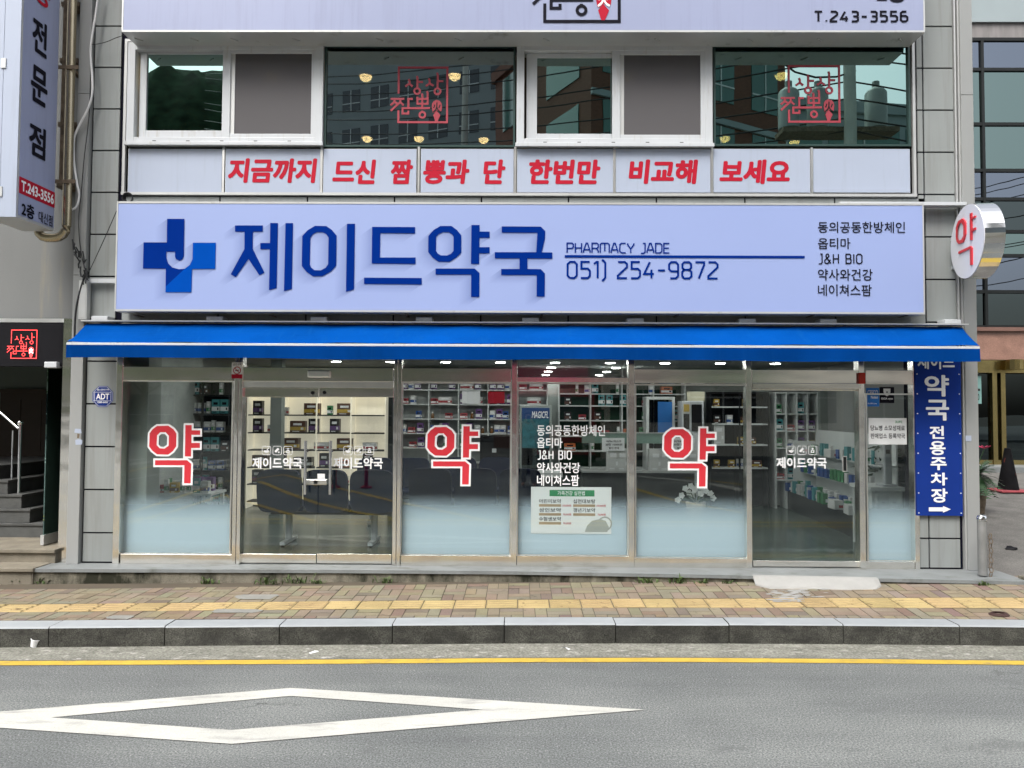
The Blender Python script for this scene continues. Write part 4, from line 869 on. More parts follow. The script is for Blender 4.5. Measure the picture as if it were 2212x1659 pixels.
def nosmoke(o, x0, x1, z0, z1, y):
    q = MB(); c = ((x0+x1)/2, lerp(z0,z1,.5)); r_ = (x1-x0)*.36; q.flat([ring(c, r_, r_), ring(c, r_*.78, r_*.78)], y-.001, 0); stroke(q, [(c[0]-r_*.62,c[1]+r_*.62),(c[0]+r_*.62,c[1]-r_*.62)], r_*.2, y-.0012, 0)
    q.flat([[(x0,z0),(x1,z0),(x1,lerp(z0,z1,.26)),(x0,lerp(z0,z1,.26))]], y-.001, 0); stroke(q, [(c[0]-r_*.5,c[1]-r_*.1),(c[0]+r_*.5,c[1]+r_*.1)], r_*.2, y-.0008, 1); part('symbol', q, [m_red, m_ink], o)
sticker('no_smoking_sticker', 'red and white no smoking sticker on the steel header left of the double doors', 'sticker', 500.5, 783, 524, 817.5, -.024, m_paint, [('금연구역',.12,.04,.88,.2,m_ink)], nosmoke)
sticker('pest_control_sticker', 'blue sticker at the top left of the narrow right-hand window', 'sticker', 1871, 838, 1899, 878, GY-.002, mat('sticker_blue', (.012,.14,.48), .4), [('CESCO',.10,.12,.9,.36,m_paint),('Members',.35,.42,.9,.58,m_paint),('세스코멤버스 Zone',.1,.80,.8,.88,m_paint)])
def shield(o, x0, x1, z0, z1, y):
    q = MB(); c = (x0+x1)/2; h_ = z1-z0; wd = (x1-x0)*.24; q.flat([[(c-wd,z1-h_*.1),(c+wd,z1-h_*.1),(c+wd,z1-h_*.32),(c+wd*.6,z1-h_*.5),(c,z1-h_*.58),(c-wd*.6,z1-h_*.5),(c-wd,z1-h_*.32)]], y-.001, 0); q.flat([ring((c,z1-h_*.32), wd*.22, wd*.22, 10)], y-.0016, 1); part('shield_symbol', q, [m_paint, m_ink], o)
sticker('camera_sticker', 'black sticker with a white shield on the narrow right-hand window', 'sticker', 1900, 836, 1931.5, 870.5, GY-.002, m_ink, [('GiGA eyes',.1,.66,.9,.82,m_paint)], shield)
sticker('notice_sheet', 'white paper notice with two lines of black text in the narrow right-hand window', 'notice', 1876, 903, 1958.5, 960, GY-.002, mat('paper_white', (.72,.74,.74), .6), [('당뇨병 소모성재료',.05,.28,.95,.48,m_ink),('판매업소 등록약국',.05,.58,.95,.78,m_ink),('3LIFE',.70,.1,.88,.19,m_green_p)])
def posterx(o, x0, x1, z0, z1, y):
    X = lambda t: lerp(x0, x1, t); Z = lambda t: lerp(z1, z0, t)
    q = MB(); q.flat([[(X(.23),Z(.20)),(X(.79),Z(.20)),(X(.79),Z(.065)),(X(.23),Z(.065))]], y-.0006); part('title_band', q, m_green_p, o)
    q = MB()
    for a, b in ((.1,.37),(.1,.56),(.1,.75),(.525,.37),(.525,.56)): q.flat([[(X(a),Z(b+.055)),(X(a+.275),Z(b+.055)),(X(a+.275),Z(b)),(X(a),Z(b))]], y-.0006)
    part('price_band', q, m_brown, o)
    q = MB(); q.flat([[(X(a),Z(b)) for a, b in ((.67,.96),(.70,.82),(.76,.72),(.86,.68),(.93,.72),(.97,.85),(.95,.96))]], y-.0006); r_ = (x1-x0)*.09
    q.flat([[(X(.92)+math.cos(t)*r_*1.0, Z(.78)+math.sin(t)*r_*1.0) for t in [k*.35 for k in range(18)]], [(X(.92)+math.cos(t)*r_*.8, Z(.78)+math.sin(t)*r_*.8) for t in [k*.35 for k in range(18)]]], y-.0008); part('bowl_picture', q, mat('grey_print', (.42,.43,.40), .5), o)
sticker('price_poster', 'white poster with a green title band in the window under the white lettering', 'poster', 1147, 1052, 1320.5, 1153, GY+.0135, m_paint,
        [('가족건강 실천법',.33,.085,.67,.18,m_paint),('어린이보약',.1,.26,.375,.35,m_ink),('성인보약',.1,.45,.375,.54,m_ink),('수험생보약',.1,.64,.375,.73,m_ink),('십전대보탕',.525,.26,.80,.35,m_ink),('갱년기보약',.525,.45,.80,.54,m_ink),
         ('130,000원',.39,.37,.50,.425,m_redv),('70,000원',.40,.56,.50,.615,m_redv),('70,000원',.40,.75,.50,.805,m_redv),('100,000원',.815,.37,.93,.425,m_redv),('70,000원',.83,.56,.93,.615,m_redv)], posterx)

# ================================================================== LEFT NEIGHBOUR
nb = thing('neighbour_building', 'grey rendered building with the dark stair entrance at the left edge', 'building', (-6.5, .1, 0))
NX1 = at(137, 1000, .10).x; NXL = -11.0; ZHD = at(60, 697, .10).z; ZLD = .26
q = MB(); q.box(NXL, BX0, .12, .4, at(60, 690, .1).z, 8.2); part('wall', q, m_wallL, nb)
q = MB(); q.box(NXL, NX1+.14, .07, .2, ZHD, at(60, 688, .07).z); part('steel_lintel', q, m_steel_b, nb)
q = MB(); q.box(NX1, BX0-.004, .04, .4, .1, at(60, 688, .07).z-.002); part('steel_jamb', q, m_steel_h, nb)
q = MB(); q.box(NXL, NX1, 2.6, 2.7, ZLD, ZHD+.5); q.box(NX1+.02, NX1+.1, .4, 2.6, ZLD, ZHD+.5); q.box(NXL, NX1+.1, .2, 2.7, ZHD+.5, ZHD+.6); q.box(NXL, NXL+.1, .4, 2.6, ZLD, ZHD+.5); part('stairwell_wall', q, mat('shaded_green_wall', (.10,.125,.11), .7, 0, .06, 2), nb)  # wall colour carries the shade deep inside the entrance
q = MB(); a, b = at(-5, 1000, 2.5).x, at(97, 1000, 2.5).x; zt0 = at(50, 848, 2.5).z; q.box(a, b, 2.52, 2.6, ZLD, zt0); dnb = part('inner_door', q, m_brdoor, nb)
q = MB(); q.box(b, b+.05, 2.5, 2.6, ZLD, zt0+.05); q.box(a, b, 2.5, 2.6, zt0, zt0+.05)
for (e0, e1) in ((.12,.44),(.56,.88)):
    for (f0, f1) in ((.08,.45),(.52,.94)): q.box(lerp(a,b,e0), lerp(a,b,e1), 2.512, 2.524, lerp(ZLD,zt0,f0), lerp(ZLD,zt0,f1))
part('door_panel', q, m_brdoor, dnb)
st = MB(); st.box(NXL, NX1+.01, -.02, .2, -.1, .22); st.box(NXL, NX1+.02, -.05, .62, .22, ZLD); st.box(NXL, NX1-.05, -.30, -.02, -.1, .075); st.box(NXL, NX1-.03, -.33, -.02, .075, .115); st.box(NXL, NX1, .62, 2.6, -.1, ZLD)
part('entrance_step', st, m_stone, nb, bev=.006)
for k, (u, z1_) in enumerate(((103,.43),(68,.60),(47,.77),(14,.94),(-20,1.11))):
    q = MB(); x1 = at(u, 1100, .75).x; q.box(NXL, x1, .70+.02*k, 2.58, ZLD if k == 0 else .43+.17*(k-1), z1_-.03); q.box(NXL, x1+.015, .685+.02*k, 2.58, z1_-.03, z1_); part('stair_step', q, m_stoned, nb, bev=.004)
q = MB(); x_ = at(112, 1000, .3).x; q.box(x_-.006, x_+.006, .18, 1.0, ZLD+.02, ZHD-.05); gd = part('entrance_glass_door', q, m_green, nb)
for e0, e1 in ((ZLD+.01, ZLD+.12), (ZHD-.1, ZHD-.02)): q = MB(); q.box(x_-.02, x_+.02, .16, .5, e0, e1); part('patch_fitting', q, m_alu, gd)
q = MB(); x0, x1, z0, z1 = RC(101, 782, 128, 795, .05); q.box(x0, x1, .0, .1, z0, z1); part('door_closer', q, m_white, nb, bev=.008)
ns = thing('neon_sign', 'black sign box over the stair entrance with a red neon seal', 'sign', (-6, .1, ZHD-.5))
x0, x1, z0, z1 = RC(-60, 698, 136, 791, .06); q = MB(); q.box(x0, x1, .06, .2, z0, z1); part('box', q, m_black, ns)
q = MB(); a, b, c, d = RC(24, 713, 79, 774, .05); logo(q, a, b, c, d, .052, 0, 0, 1, None, .62); part('neon_lettering', q, [m_neon, m_neonw], ns)
hr = thing('stair_handrail', 'chrome tube handrail with ball-topped post in the dark stair entrance', 'handrail', (-5.6, .7, .43))
Pt = lambda u, v, Y=.85: at(u, v, Y)
q = MB(); a, b = Pt(42, 915), Pt(33, 1102); a = Vector((b.x+.035, b.y, a.z)); b = Vector((a.x, a.y, b.z)); q.tube([b, a], .02, 10); q.ball(a+Vector((0,0,.01)), .035); part('post', q, m_chrome, hr, smooth=True)
q = MB(); q.tube([a+Vector((-.02,0,-.06)), Pt(-60, 836, 1.0)], .02, 10); part('rail', q, m_chrome, hr, smooth=True)
q = MB()
for u, v0, v1 in ((24, 930, 1074), (-6, 905, 1040)): p0 = Pt(u, v1); q.tube([p0, (p0.x, p0.y, Pt(u, v0).z)], .010, 8)
q.tube([(a.x+.05, a.y-.05, .43), (a.x+.05, a.y-.05, .62)], .016, 8)
part('baluster', q, m_chrome, hr, smooth=True)
# left projecting sign, seen from its right face
rg = thing('vertical_sign', 'tall white projecting lightbox with black brush lettering and a red phone band at its foot', 'sign', (-5.2, -.1, 3.9))
XS_ = -5.09; e_n = ax(35, 468, XS_); e_f = ax(117, 500, XS_); ZB = (e_n.z+e_f.z)/2; YN, YFr = e_n.y, e_f.y
q = MB(); q.box(XS_-.34, XS_-.004, YN+.004, YFr, ZB, ZB+4.5); part('case', q, m_alu, rg)
q = MB(); q.box(XS_-.005, XS_, YN+.03, YFr-.01, ZB+.03, ZB+4.5); part('face', q, m_sign2, rg)
q = MB()
for a in (0, .17): q.box(XS_-.34+a, XS_-.175+a, YN-.002, YN+.006, ZB, ZB+4.5)
part('front_strip', q, m_panelw, rg)
q = MB()
for v in (137, 414): z = at(30, v, YN).z; q.box(XS_-.195, XS_-.145, YN-.012, YN, z-.05, z+.05)
part('hinge', q, m_alu, rg)
def side_text(body, u0, v0, u1, v1, bold, mt, name='lettering'):      # lettering on the plane x = XS_, reading away from the street
    vm, um = (v0+v1)/2, (u0+u1)/2; ya, yb = ax(u0, vm, XS_).y, ax(u1, vm, XS_).y; za_, zb_ = ax(um, v1, XS_).z, ax(um, v0, XS_).z
    q = MB(); text_rect(q, body, ya, yb, za_, zb_, 0, bold, 0, 0, lambda x, y, z: (XS_+.005-y, x, z)); part(name, q, mt, rg)
side_text('전', 69, 42, 101, 118, .03, m_ink); side_text('문', 66, 146, 102, 226, .03, m_ink); side_text('점', 62, 270, 98, 340, .03, m_ink)
side_text('뽕', 72, -48, 108, 12, .03, m_red)
zb0, zb1 = ax(76, 421, XS_).z-.06, ax(76, 421, XS_).z+.10
zc = (ax(39, 400, XS_).z + ax(117, 430, XS_).z)/2
q = MB(); q.box(XS_, XS_+.004, YN+.03, YFr-.01, zc-.085, zc+.085); part('phone_band', q, m_red, rg)
q = MB(); text_rect(q, 'T.243-3556', YN+.055, YFr-.03, zc-.055, zc+.055, 0, .03, 0, 0, lambda x, y, z: (XS_+.0055-y, x, z)); part('lettering', q, m_paint, rg)
zc2 = (ax(48, 450, XS_).z + ax(95, 470, XS_).z)/2
q = MB(); text_rect(q, '2층', YN+.07, YN+.27, zc2-.075, zc2+.075, 0, .03, 0, 0, lambda x, y, z: (XS_+.005-y, x, z)); part('lettering', q, m_ink, rg); q = MB(); text_rect(q, '대신점', YN+.34, YFr-.04, zc2-.07, zc2+.05, 0, .01, 0, 0, lambda x, y, z: (XS_+.005-y, x, z)); part('lettering', q, m_ink, rg)
q = MB(); xr_ = at(140, 300, -.02).x
q.box(xr_-.03, xr_+.01, -.06, -.02, ZB+.55, ZB+4.4)
for v in (8, 130, 268, 400): z = at(130, v, -.05).z; q.box(XS_-.1, xr_+.14, -.05, .12, z-.025, z+.025)
part('bracket', q, m_rust, rg)
# pipe, conduits and cables
gp_ = thing('drain_pipe', 'old steel drain pipe turning back under the projecting sign on the left wall', 'pipe', (-5, -.1, 3.6))
xp = at(150, 250, -.14).x; zb_ = at(120, 514, -.14).z; xe = at(82, 510, -.14).x
q = MB(); pts = [(xp, -.14, 8.2), (xp, -.14, zb_+.13)] + [(xp-.13+.13*math.cos(R_(t)), -.14, zb_+.13+.13*math.sin(R_(t))) for t in (-20,-45,-70,-90)] + [(xe+.1, -.14, zb_)] + [(xe+.1-.1*math.sin(R_(t)), -.14, zb_+.1-.1*math.cos(R_(t))) for t in (30,60,90)] + [(xe, -.14, zb_+.2)]
q.tube(pts, .048, 14); part('pipe', q, m_brass, gp_, smooth=True)
for v in (150, 722*.548*.0+395):
    z = at(150, v, -.14).z; q = MB(); q.box(xp-.26, xp+.12, -.2, -.19, z-.02, z+.02); q.box(xp-.03, xp+.03, -.19, .12, z-.015, z+.015); part('clamp', q, m_rust, gp_)
def cable(name, label, pts, Y, r, mt, cat='cable'):
    P = [at(u, v, Y) for u, v in pts]; out = []
    for i in range(len(P)-1):
        p0, p1, p2, p3 = P[max(i-1,0)], P[i], P[i+1], P[min(i+2,len(P)-1)]
        for k in range(5):
            t = k/5; out.append(.5*((2*p1)+(p2-p0)*t+(2*p0-5*p1+4*p2-p3)*t*t+(3*p1-p0-3*p2+p3)*t*t*t))
    out.append(P[-1]); q = MB(); q.tube(out, r, 7); return single(name, q, mt, label, cat, tuple(P[-1]), smooth=True)
cable('white_cable', 'thick white cable hanging loosely down the left pilaster', [(213,-20),(207,30),(198,85),(196,118),(200,190),(192,230),(172,270),(160,300),(160,350),(166,395),(171,420),(166,445),(155,453)], -.10, .012, m_cablew)
cable('black_cable', 'black cable running down from the cable knot to the awning end', [(188,585),(180,605),(170,640),(163,680),(161,730)], -.10, .011, m_cableb)
cable('grey_wire', 'thin grey wire strung from the pilaster to the left end of the lavender sign', [(186,600),(205,560),(228,510),(252,455)], -.10, .004, m_cableb, 'wire')
cable('thin_wire', 'thin dark wire between the white cable and the corner of the upper sign', [(197,97),(225,92),(250,82),(268,76)], -.10, .004, m_cableb, 'wire')
cable('hanging_wire', 'thin wire running beside the white cable down to the cable knot', [(196,110),(193,240),(182,340),(175,420),(170,470),(172,520),(178,560),(186,590)], -.08, .005, m_cableb, 'wire')
q = MB(); r = random.Random(3)
for k in range(16):
    t = k/15; P = [at(lerp(158,188,t)+r.gauss(0,4), lerp(515,600,t)+r.gauss(0,6), -.11) for _ in range(2)]; P2 = P[0]+Vector((r.uniform(-.03,.05), r.uniform(-.02,.02), -r.uniform(.05,.14))); q.tube([P[0], (P[0]+P2)/2+Vector((r.uniform(-.02,.02),0,0)), P2], .008, 6)
single('cable_knot', q, m_cableb, 'tangle of black taped cable joints at the foot of the left pilaster above the awning', 'cable', tuple(at(186,600,-.1)))
q = MB(); x0, x1, z0, z1 = RC(186, 602, 253, 611, -.06); q.box(x0, x1, -.07, -.03, z0, z1); single('conduit', q, m_white, 'short white cable duct between the pilaster and the lavender sign', 'duct', (x0, -.05, z0))
q = MB(); x0, x1, z0, z1 = RC(172, 606, 190, 690, -.08); q.box(x0, x1, -.10, -.03, z0, z1); q.box(x0+.01, x1-.01, -.104, -.10, z0+.02, z1-.02); single('junction_box', q, m_alu, 'narrow grey metal box on the left pilaster just above the awning', 'junction box', (x0, -.05, z0), bev=.004)
q = MB(); c_ = at(279, 429, -.1)
for k in range(5): q.tube([c_+Vector((math.cos(t*.45)*(.042+.004*k), -.01*k, math.sin(t*.45)*(.040+.004*k))) for t in range(15)], .006, 6)
single('cable_coil', q, m_cableb, 'small coil of black cable on top of the lavender sign at its left end', 'cable', tuple(c_), smooth=True)
q = MB(); x0, x1, z0, z1 = RC(160, 926, 178, 961, -.052); P_ = lambda a, b: (lerp(x0,x1,a), lerp(z0,z1,b)); q.flat([[P_(.2,0),P_(.95,.02),P_(1,.3),P_(.55,.36),P_(.15,.3)]], -.0515, 0); q.flat([[P_(0,.75),P_(.9,.72),P_(.8,.98),P_(.1,1)]], -.0515, 0); q.flat([[P_(.35,.42),P_(.6,.42),P_(.66,.66),P_(.38,.7)]], -.0515, 1); single('torn_notice', q, [m_panelw, m_rust], 'torn scrap of white notice with a rusty lock mark on the left pilaster', 'notice', (x0, -.05, z0))
q = MB(); x0, x1, z0, z1 = RC(2086, 941, 2098, 953, -.052); q.box(x0, x1, -.054, -.05, z0, z1); single('small_notice', q, m_panelw, 'small white paper label on the right pilaster', 'notice', (x0, -.05, z0))

# ================================================================== RIGHT: OFFICE BUILDING ACROSS THE ALLEY
OY = 8.3; ZO = za(OY)+.02
ob = thing('office_building', 'dark green glass office building with pink granite band beyond the alley', 'building', (12, OY, ZO))
ou = lambda u: at(u, 400, OY).x
oz = lambda v: at(2150, v, OY).z
OX0, OX1 = ou(2070), 19.0
m_gl1 = glass('office_glass_green', (.03,.06,.055), (.50,.68,.64), .26, .25, .6); m_gl2 = glass('office_glass_blue', (.04,.06,.08), (.50,.58,.70), .27, .25, .6); m_gl3 = glass('office_glass_dark', (.02,.03,.03), (.45,.55,.55), .13, .2, .6)
m_offp = mat('office_panel', (.25,.295,.305), .35, 0, .05, 1)
q = MB(); q.box(OX0, OX1, OY, OY+.3, oz(47), oz(-60)); q.box(OX0, OX1, OY+.25, OY+6, ZO, oz(57)); part('wall', q, [m_offp], ob)
q = MB(); q.box(OX0, OX1, OY+.06, OY+.2, oz(85), oz(47)); part('stained_band', q, mat('stained_grey_stone', (.20,.19,.185), .7, 0, .15, 3, 0, 60, .3, (3,3,.5)), ob)
cols = [OX0, ou(2126)] + [ou(2126)+k*1.35 for k in range(1, 7)]; rows_ = [85, 150, 268, 368, 430, 500, 552, 630, 706]; gm = [m_gl2, m_gl1, m_gl1, m_gl2, m_gl3, m_gl1, m_gl2, m_gl3]
q = MB()
for x in cols[1:]: q.box(x-.03, x+.03, OY-.02, OY+.1, oz(706), oz(85))
for v in rows_: q.box(OX0, OX1, OY-.015, OY+.095, oz(v)-.035, oz(v)+.035)
part('mullion', q, m_dark, ob)
for i in range(len(cols)-1):
    for j in range(len(rows_)-1):
        q = MB(); q.box(cols[i]+.03, cols[i+1]-.03, OY+.03, OY+.05, oz(rows_[j+1])+.03, oz(rows_[j])-.03); part('window_pane', q, gm[j], ob)
q = MB(); q.box(OX0, OX1, OY-.15, OY+.2, oz(778), oz(717)); part('granite_band', q, m_granite, ob)
q = MB(); q.box(OX0, OX1, OY-.22, OY+.2, oz(717), oz(709)); part('band_cornice', q, mat('brown_trim', (.16,.09,.07), .5), ob)
ZG = at(2160, 1003, OY).z
q = MB()
for u in (2132, 2150): x = ou(u)+.02; q.box(x-.05, x+.05, OY-.12, OY+.1, ZO, oz(805))
q.box(OX0, OX1, OY-.13, OY+.1, oz(806), oz(779)); q.box(OX0, OX1, OY-.10, OY+.1, ZG, ZG+.10); q.tube([(ou(2165), OY-.3, oz(779)), (ou(2165), OY-.3, oz(800))], .18, 12)
part('gold_frame', q, m_gold, ob)
q = MB(); q.box(OX0, ou(2130), OY-.03, OY-.01, ZG+.1, oz(808)); part('side_glass', q, m_gl3, ob); q = MB(); q.box(ou(2154), OX1, OY-.03, OY-.01, ZG+.1, oz(808)); part('door_glass', q, m_gl3, ob)
q = MB(); x0, x1, z0, z1 = RC(2098, 812, 2120, 872, OY-.05); q.box(x0, x1, OY-.05, OY-.035, z0, z1, 0); q.box(x0+.03, x1-.03, OY-.054, OY-.05, lerp(z0,z1,.46), lerp(z0,z1,.54), 1); text_rect(q, '8750', x0+.03, x1-.05, lerp(z0,z1,.12), lerp(z0,z1,.36), OY-.055, .02, 0, 1); part('door_notice', q, [mat('teal_notice', (.16,.30,.28), .5), m_dark], ob)
q = MB(); q.box(OX0-1, OX1, OY-.9, OY-.1, za(OY-.9)-.1, ZG); part('entrance_slab', q, m_slab, ob)
# cone, plant, bollard, debris in the alley
cb = gz(2178, 1056, .46); D_ = (cb.y+.0); cb.z = za(cb.y)
tc = thing('traffic_cone', 'black tapered traffic cone with a red base standing in the alley', 'traffic cone', tuple(cb))
sC = (cb.y-CAM.y)/F; q = MB(); q.lathe([(.17,.03),(.165,.06),(.055,.74),(.05,.77),(.03,.775)], tuple(cb), 20); part('cone', q, mat('faded_black_rubber', (.008,.008,.009), .9, 0, .3, 8, spec=.08, dirt=((.30,.06,.04), 9, .62, .72, (1,1,.3))), tc, smooth=True)
q = MB(); q.box(cb.x-.28, cb.x+.28, cb.y-.26, cb.y+.26, cb.z, cb.z+.04); part('base', q, mat('worn_red_rubber', (.27,.05,.06), .7, 0, .2, 8), tc, bev=.015)
bo = thing('bollard', 'short steel bollard with a domed cap and chain beside the right pilaster', 'bollard', tuple(gz(2123, 1242, .12)))
P = Vector(bo.location); hz = at(2122, 1112, P.y).z; q = MB(); q.lathe([(.045,0),(.045,hz-P.z-.05)], tuple(P), 16); part('post', q, mat('weathered_zinc', (.22,.225,.22), .6, .3, .15, 6), bo, smooth=True)
q = MB(); q.lathe([(.048,0),(.05,.03),(.038,.055),(.01,.065)], (P.x,P.y,hz-.06), 16); part('cap', q, m_chrome, bo, smooth=True)
q = MB()
for k in range(9): c_ = Vector((P.x+.07+.008*(k%2), P.y-.02, hz-.22-.05*k)); q.tube([c_+Vector((.016*math.cos(t*.9), .016*math.sin(t*.9)*(k%2), .028*math.sin(t*.9+.4))) for t in range(8)], .005, 5)
part('chain', q, m_rust, bo)
pl = thing('potted_cycad', 'spiky dark green potted plant with a pink flower behind the right pilaster', 'plant', tuple(gz(2106, 1120, .2)))
P = Vector(pl.location); P.z = za(P.y); top = at(2116, 1015, P.y); top.x = P.x
q = MB(); q.lathe([(.13,0),(.17,.34),(.18,.36),(.16,.36)], tuple(P), 16); part('pot', q, m_rust, pl, smooth=True)
q = MB(); r = random.Random(11)
for k in range(70):
    a = r.uniform(0, 6.28); el = r.uniform(-.5, 1.1); L_ = r.uniform(.26, .44); pts = []
    for t in range(7): s_ = t/6; pts.append(Vector((P.x+math.cos(a)*L_*s_*math.cos(el*.8), P.y+math.sin(a)*L_*s_*math.cos(el*.8), P.z+.52+math.sin(el)*L_*s_ + .1*s_ - .22*s_*s_)))
    for i in range(6):
        t_ = (pts[i+1]-pts[i]).normalized(); sd_ = t_.cross(Vector((0,0,1))).normalized()*.10*(1-.5*i/6)
        for sg in (-1, 1):
            for e in (0, .5): b_ = pts[i].lerp(pts[i+1], e); q.face([b_, b_+t_*.028, b_+t_*.055+sd_*sg+Vector((0,0,.012))])
q.tube([P+Vector((0,0,.4)), P+Vector((0,0,.62))], .05, 8); part('frond', q, m_palm, pl)
q = MB(); fz = P+Vector((.10,-.1,.98))
for k in range(8): a = k*.8; e = Vector((math.cos(a), math.sin(a)*.6, .5)); q.face([fz, fz+e*.06+Vector((.02,0,0)), fz+e*.10, fz+e*.06-Vector((.02,0,0))])
part('flower', q, m_pink, pl); q = MB(); q.tube([P+Vector((0,0,.5)), (P+fz)/2+Vector((0,0,.3)), fz], .007, 6); part('flower_stem', q, m_palm, pl)
def clump(name, label, u, v, Z, size, mt, seed, cat='debris', flat_=.6):
    r = random.Random(seed); P = gz(u, v, Z); bm = bmesh.new(); bmesh.ops.create_icosphere(bm, subdivisions=2, radius=size)
    for v_ in bm.verts: s_ = 1+.55*noise.noise(v_.co*7/size*.2+Vector((seed,0,0))); v_.co = Vector((v_.co.x*s_*1.3, v_.co.y*s_, v_.co.z*s_*flat_))
    zmin = min(v_.co.z for v_ in bm.verts)
    for v_ in bm.verts: v_.co.z -= zmin
    me = bpy.data.meshes.new(name); bm.to_mesh(me); bm.free(); me.materials.append(mt); o = bpy.data.objects.new(name, me); COL.objects.link(o); o.location = P; o['label'] = label; o['category'] = cat; return o
clump('debris_lump', 'small ragged black lump lying on the alley asphalt', 2184, 1193, za(.5), .055, m_black, 4)
q = MB(); P = gz(2158, 1329, zs(gz(2158, 1329, .0).x, gz(2158, 1329, .0).y))
for k in range(4): q.tube([P+Vector((math.cos(t*.42)*(.085-.008*k), math.sin(t*.42)*(.06-.006*k), .006+.005*k)) for t in range(16)], .006, 6)
single('drain_ring', q, mat('dark_rust', (.05,.025,.022), .8), 'dark rusty metal ring left on the pavement at the right edge', 'metal scrap', tuple(P))
# litter, weeds, ramp
cupP = gz(76, 1400, ZR); 
pc = thing('paper_cup', 'crumpled white paper cup tipped over in the gutter at the left', 'paper cup', tuple(cupP))
q = MB(); n = 18; A_ = [(.030,-.030),(.037,.024),(.039,.030),(.039,.032)]; rt = Matrix.Rotation(R_(78), 3, 'Y') @ Matrix.Rotation(R_(8), 3, 'X')
tmp = MB(); tmp.lathe(A_, (0,0,0), n); tmp.f = tmp.f[:-1]; tmp.m = tmp.m[:-1]; tmp.c = tmp.c[:-1]
rt = Matrix.Rotation(R_(14), 3, 'Y'); tmp.v = [tuple(rt @ Vector(v) + cupP + Vector((0,0,.044))) for v in tmp.v]; part('cup', tmp, m_paint, pc, smooth=True)
q = MB(); q.tube([cupP+Vector((0,0,.044))+rt@Vector((.039*math.cos(t*.4), .039*math.sin(t*.4), .032)) for t in range(17)], .003, 5); part('rim', q, m_paint, pc)
for k, (u, v, s_, lab) in enumerate(((1222,1401,.03,'small crumpled white paper scrap in the gutter towards the middle'),(1013,1330,.0,''),(411,1412,.0,'white paper scrap in the gutter just above the yellow line, left of centre'),(678,1409,.03,'thin white paper strip in the gutter, upper left of the diamond'),(1355,1400,.0,'pale flat scrap in the gutter right of the middle'))):
    if not s_: continue
    P = gz(u, v, ZR+.008); q = MB(); r = random.Random(k); a = r.uniform(0, 3); e = Vector((math.cos(a), math.sin(a), 0))*s_*1.3; f_ = Vector((-math.sin(a), math.cos(a), 0))*s_*.5
    q.face([P-e-f_, P+e-f_*.7, P+e*.2+f_*.1+Vector((0,0,s_*.4)), P-e*.9+f_]); q.face([P+e-f_*.7, P+e*1.1+f_, P+e*.2+f_*.1+Vector((0,0,s_*.4))])
    single('paper_scrap', q, m_paint, lab, 'litter', tuple(P), 'paper scraps in the gutter')
m_w2 = m_weed
WL = [(40,1259,.09,'left of the stair entrance step'),(88,1259,.09,'beside the steps, second weed from the left edge'),(578,1261,.13,'under the left window, widest patch of weeds'),(690,1259,.06,'under the double door threshold, low tuft'),(455,1259,.09,'below the join of the first window and the doors'),(650,1253,.14,'tall thin blades left of a dark stain below the double doors'),(835,1254,.1,'bright star-shaped tuft below the right door leaf'),(1511,1252,.06,'small low tuft'),(1450,1243,.12,'tall blades on the concrete right of the poster window'),(1390,1250,.1,'dark grassy tuft below the poster window'),(1560,1250,.05,'tiny tuft left of the cement ramp'),(1850+245,1253,.06,'tuft at the right end of the plinth')]
for k, (u, v, s_, lab) in enumerate(WL):
    P = gz(u, v, zsw(gz(u, v, .05).x)); P.y = min(P.y, plf(P.x)-.01) if u > 110 else P.y; P.z = zs(P.x, P.y)-.004; r = random.Random(k+20); q = MB()
    for i in range(34):
        b_ = P+Vector((r.gauss(0, s_*.5), r.uniform(-.03,.0), 0)); a = r.uniform(0, 6.28); L_ = s_*r.uniform(.4, 1.1); e = Vector((math.cos(a)*.6, math.sin(a)*.35-.1, r.uniform(.5,1)))*L_; s2 = Vector((math.sin(a), -math.cos(a), 0))*.007
        m_ = b_+e*.6+Vector((0,0,L_*.1)); q.face([b_-s2*.5, b_+s2*.5, m_+s2, m_-s2]); q.face([m_-s2, m_+s2, b_+e*1.05-Vector((0,0,L_*.12))])
    single('weed', q, m_weed, 'green plinth-foot weed, ' + lab, 'weed', tuple(P), 'weeds along the plinth')
rp = MB(); xa, xb = gz(1640, 1250, .12).x, gz(1905, 1250, .12).x
ztp, yb0 = ZP-.02, None; K_ = 24
for i in range(K_):
    x0, x1 = lerp(xa, xb, i/K_), lerp(xa, xb, (i+1)/K_)
    def q4(x, e):
        t = (x-xa)/(xb-xa); inset = min(1, min(t, 1-t)*14); y1 = plf(x)+.0; y0 = y1-.19*(.35+.65*inset)+.012*math.sin(x*9)
        return [(x, y1+.035, ZP+.004), (x, y1-.012*inset-.003, ZP-.002), (x, y0, zs(x, y0)+.012), (x, y0-.02, zs(x, y0)-.01)][e]
    for e in range(3): rp.face([q4(x0,e+1), q4(x1,e+1), q4(x1,e), q4(x0,e)])
for x, sg in ((xa, 1), (xb, -1)): rp.face([q4(x, e) for e in range(4)][::sg])
single('cement_ramp', rp, m_cement, 'low pale cement ramp laid against the plinth before the sliding door', 'ramp', (1.0*(xa+xb)/2, plf(3)-.1, .1), smooth=True)

# ================================================================== INSIDE THE SHOP
ZF = ZP - .004
def P3(u, v, Y): return at(u, v, Y)
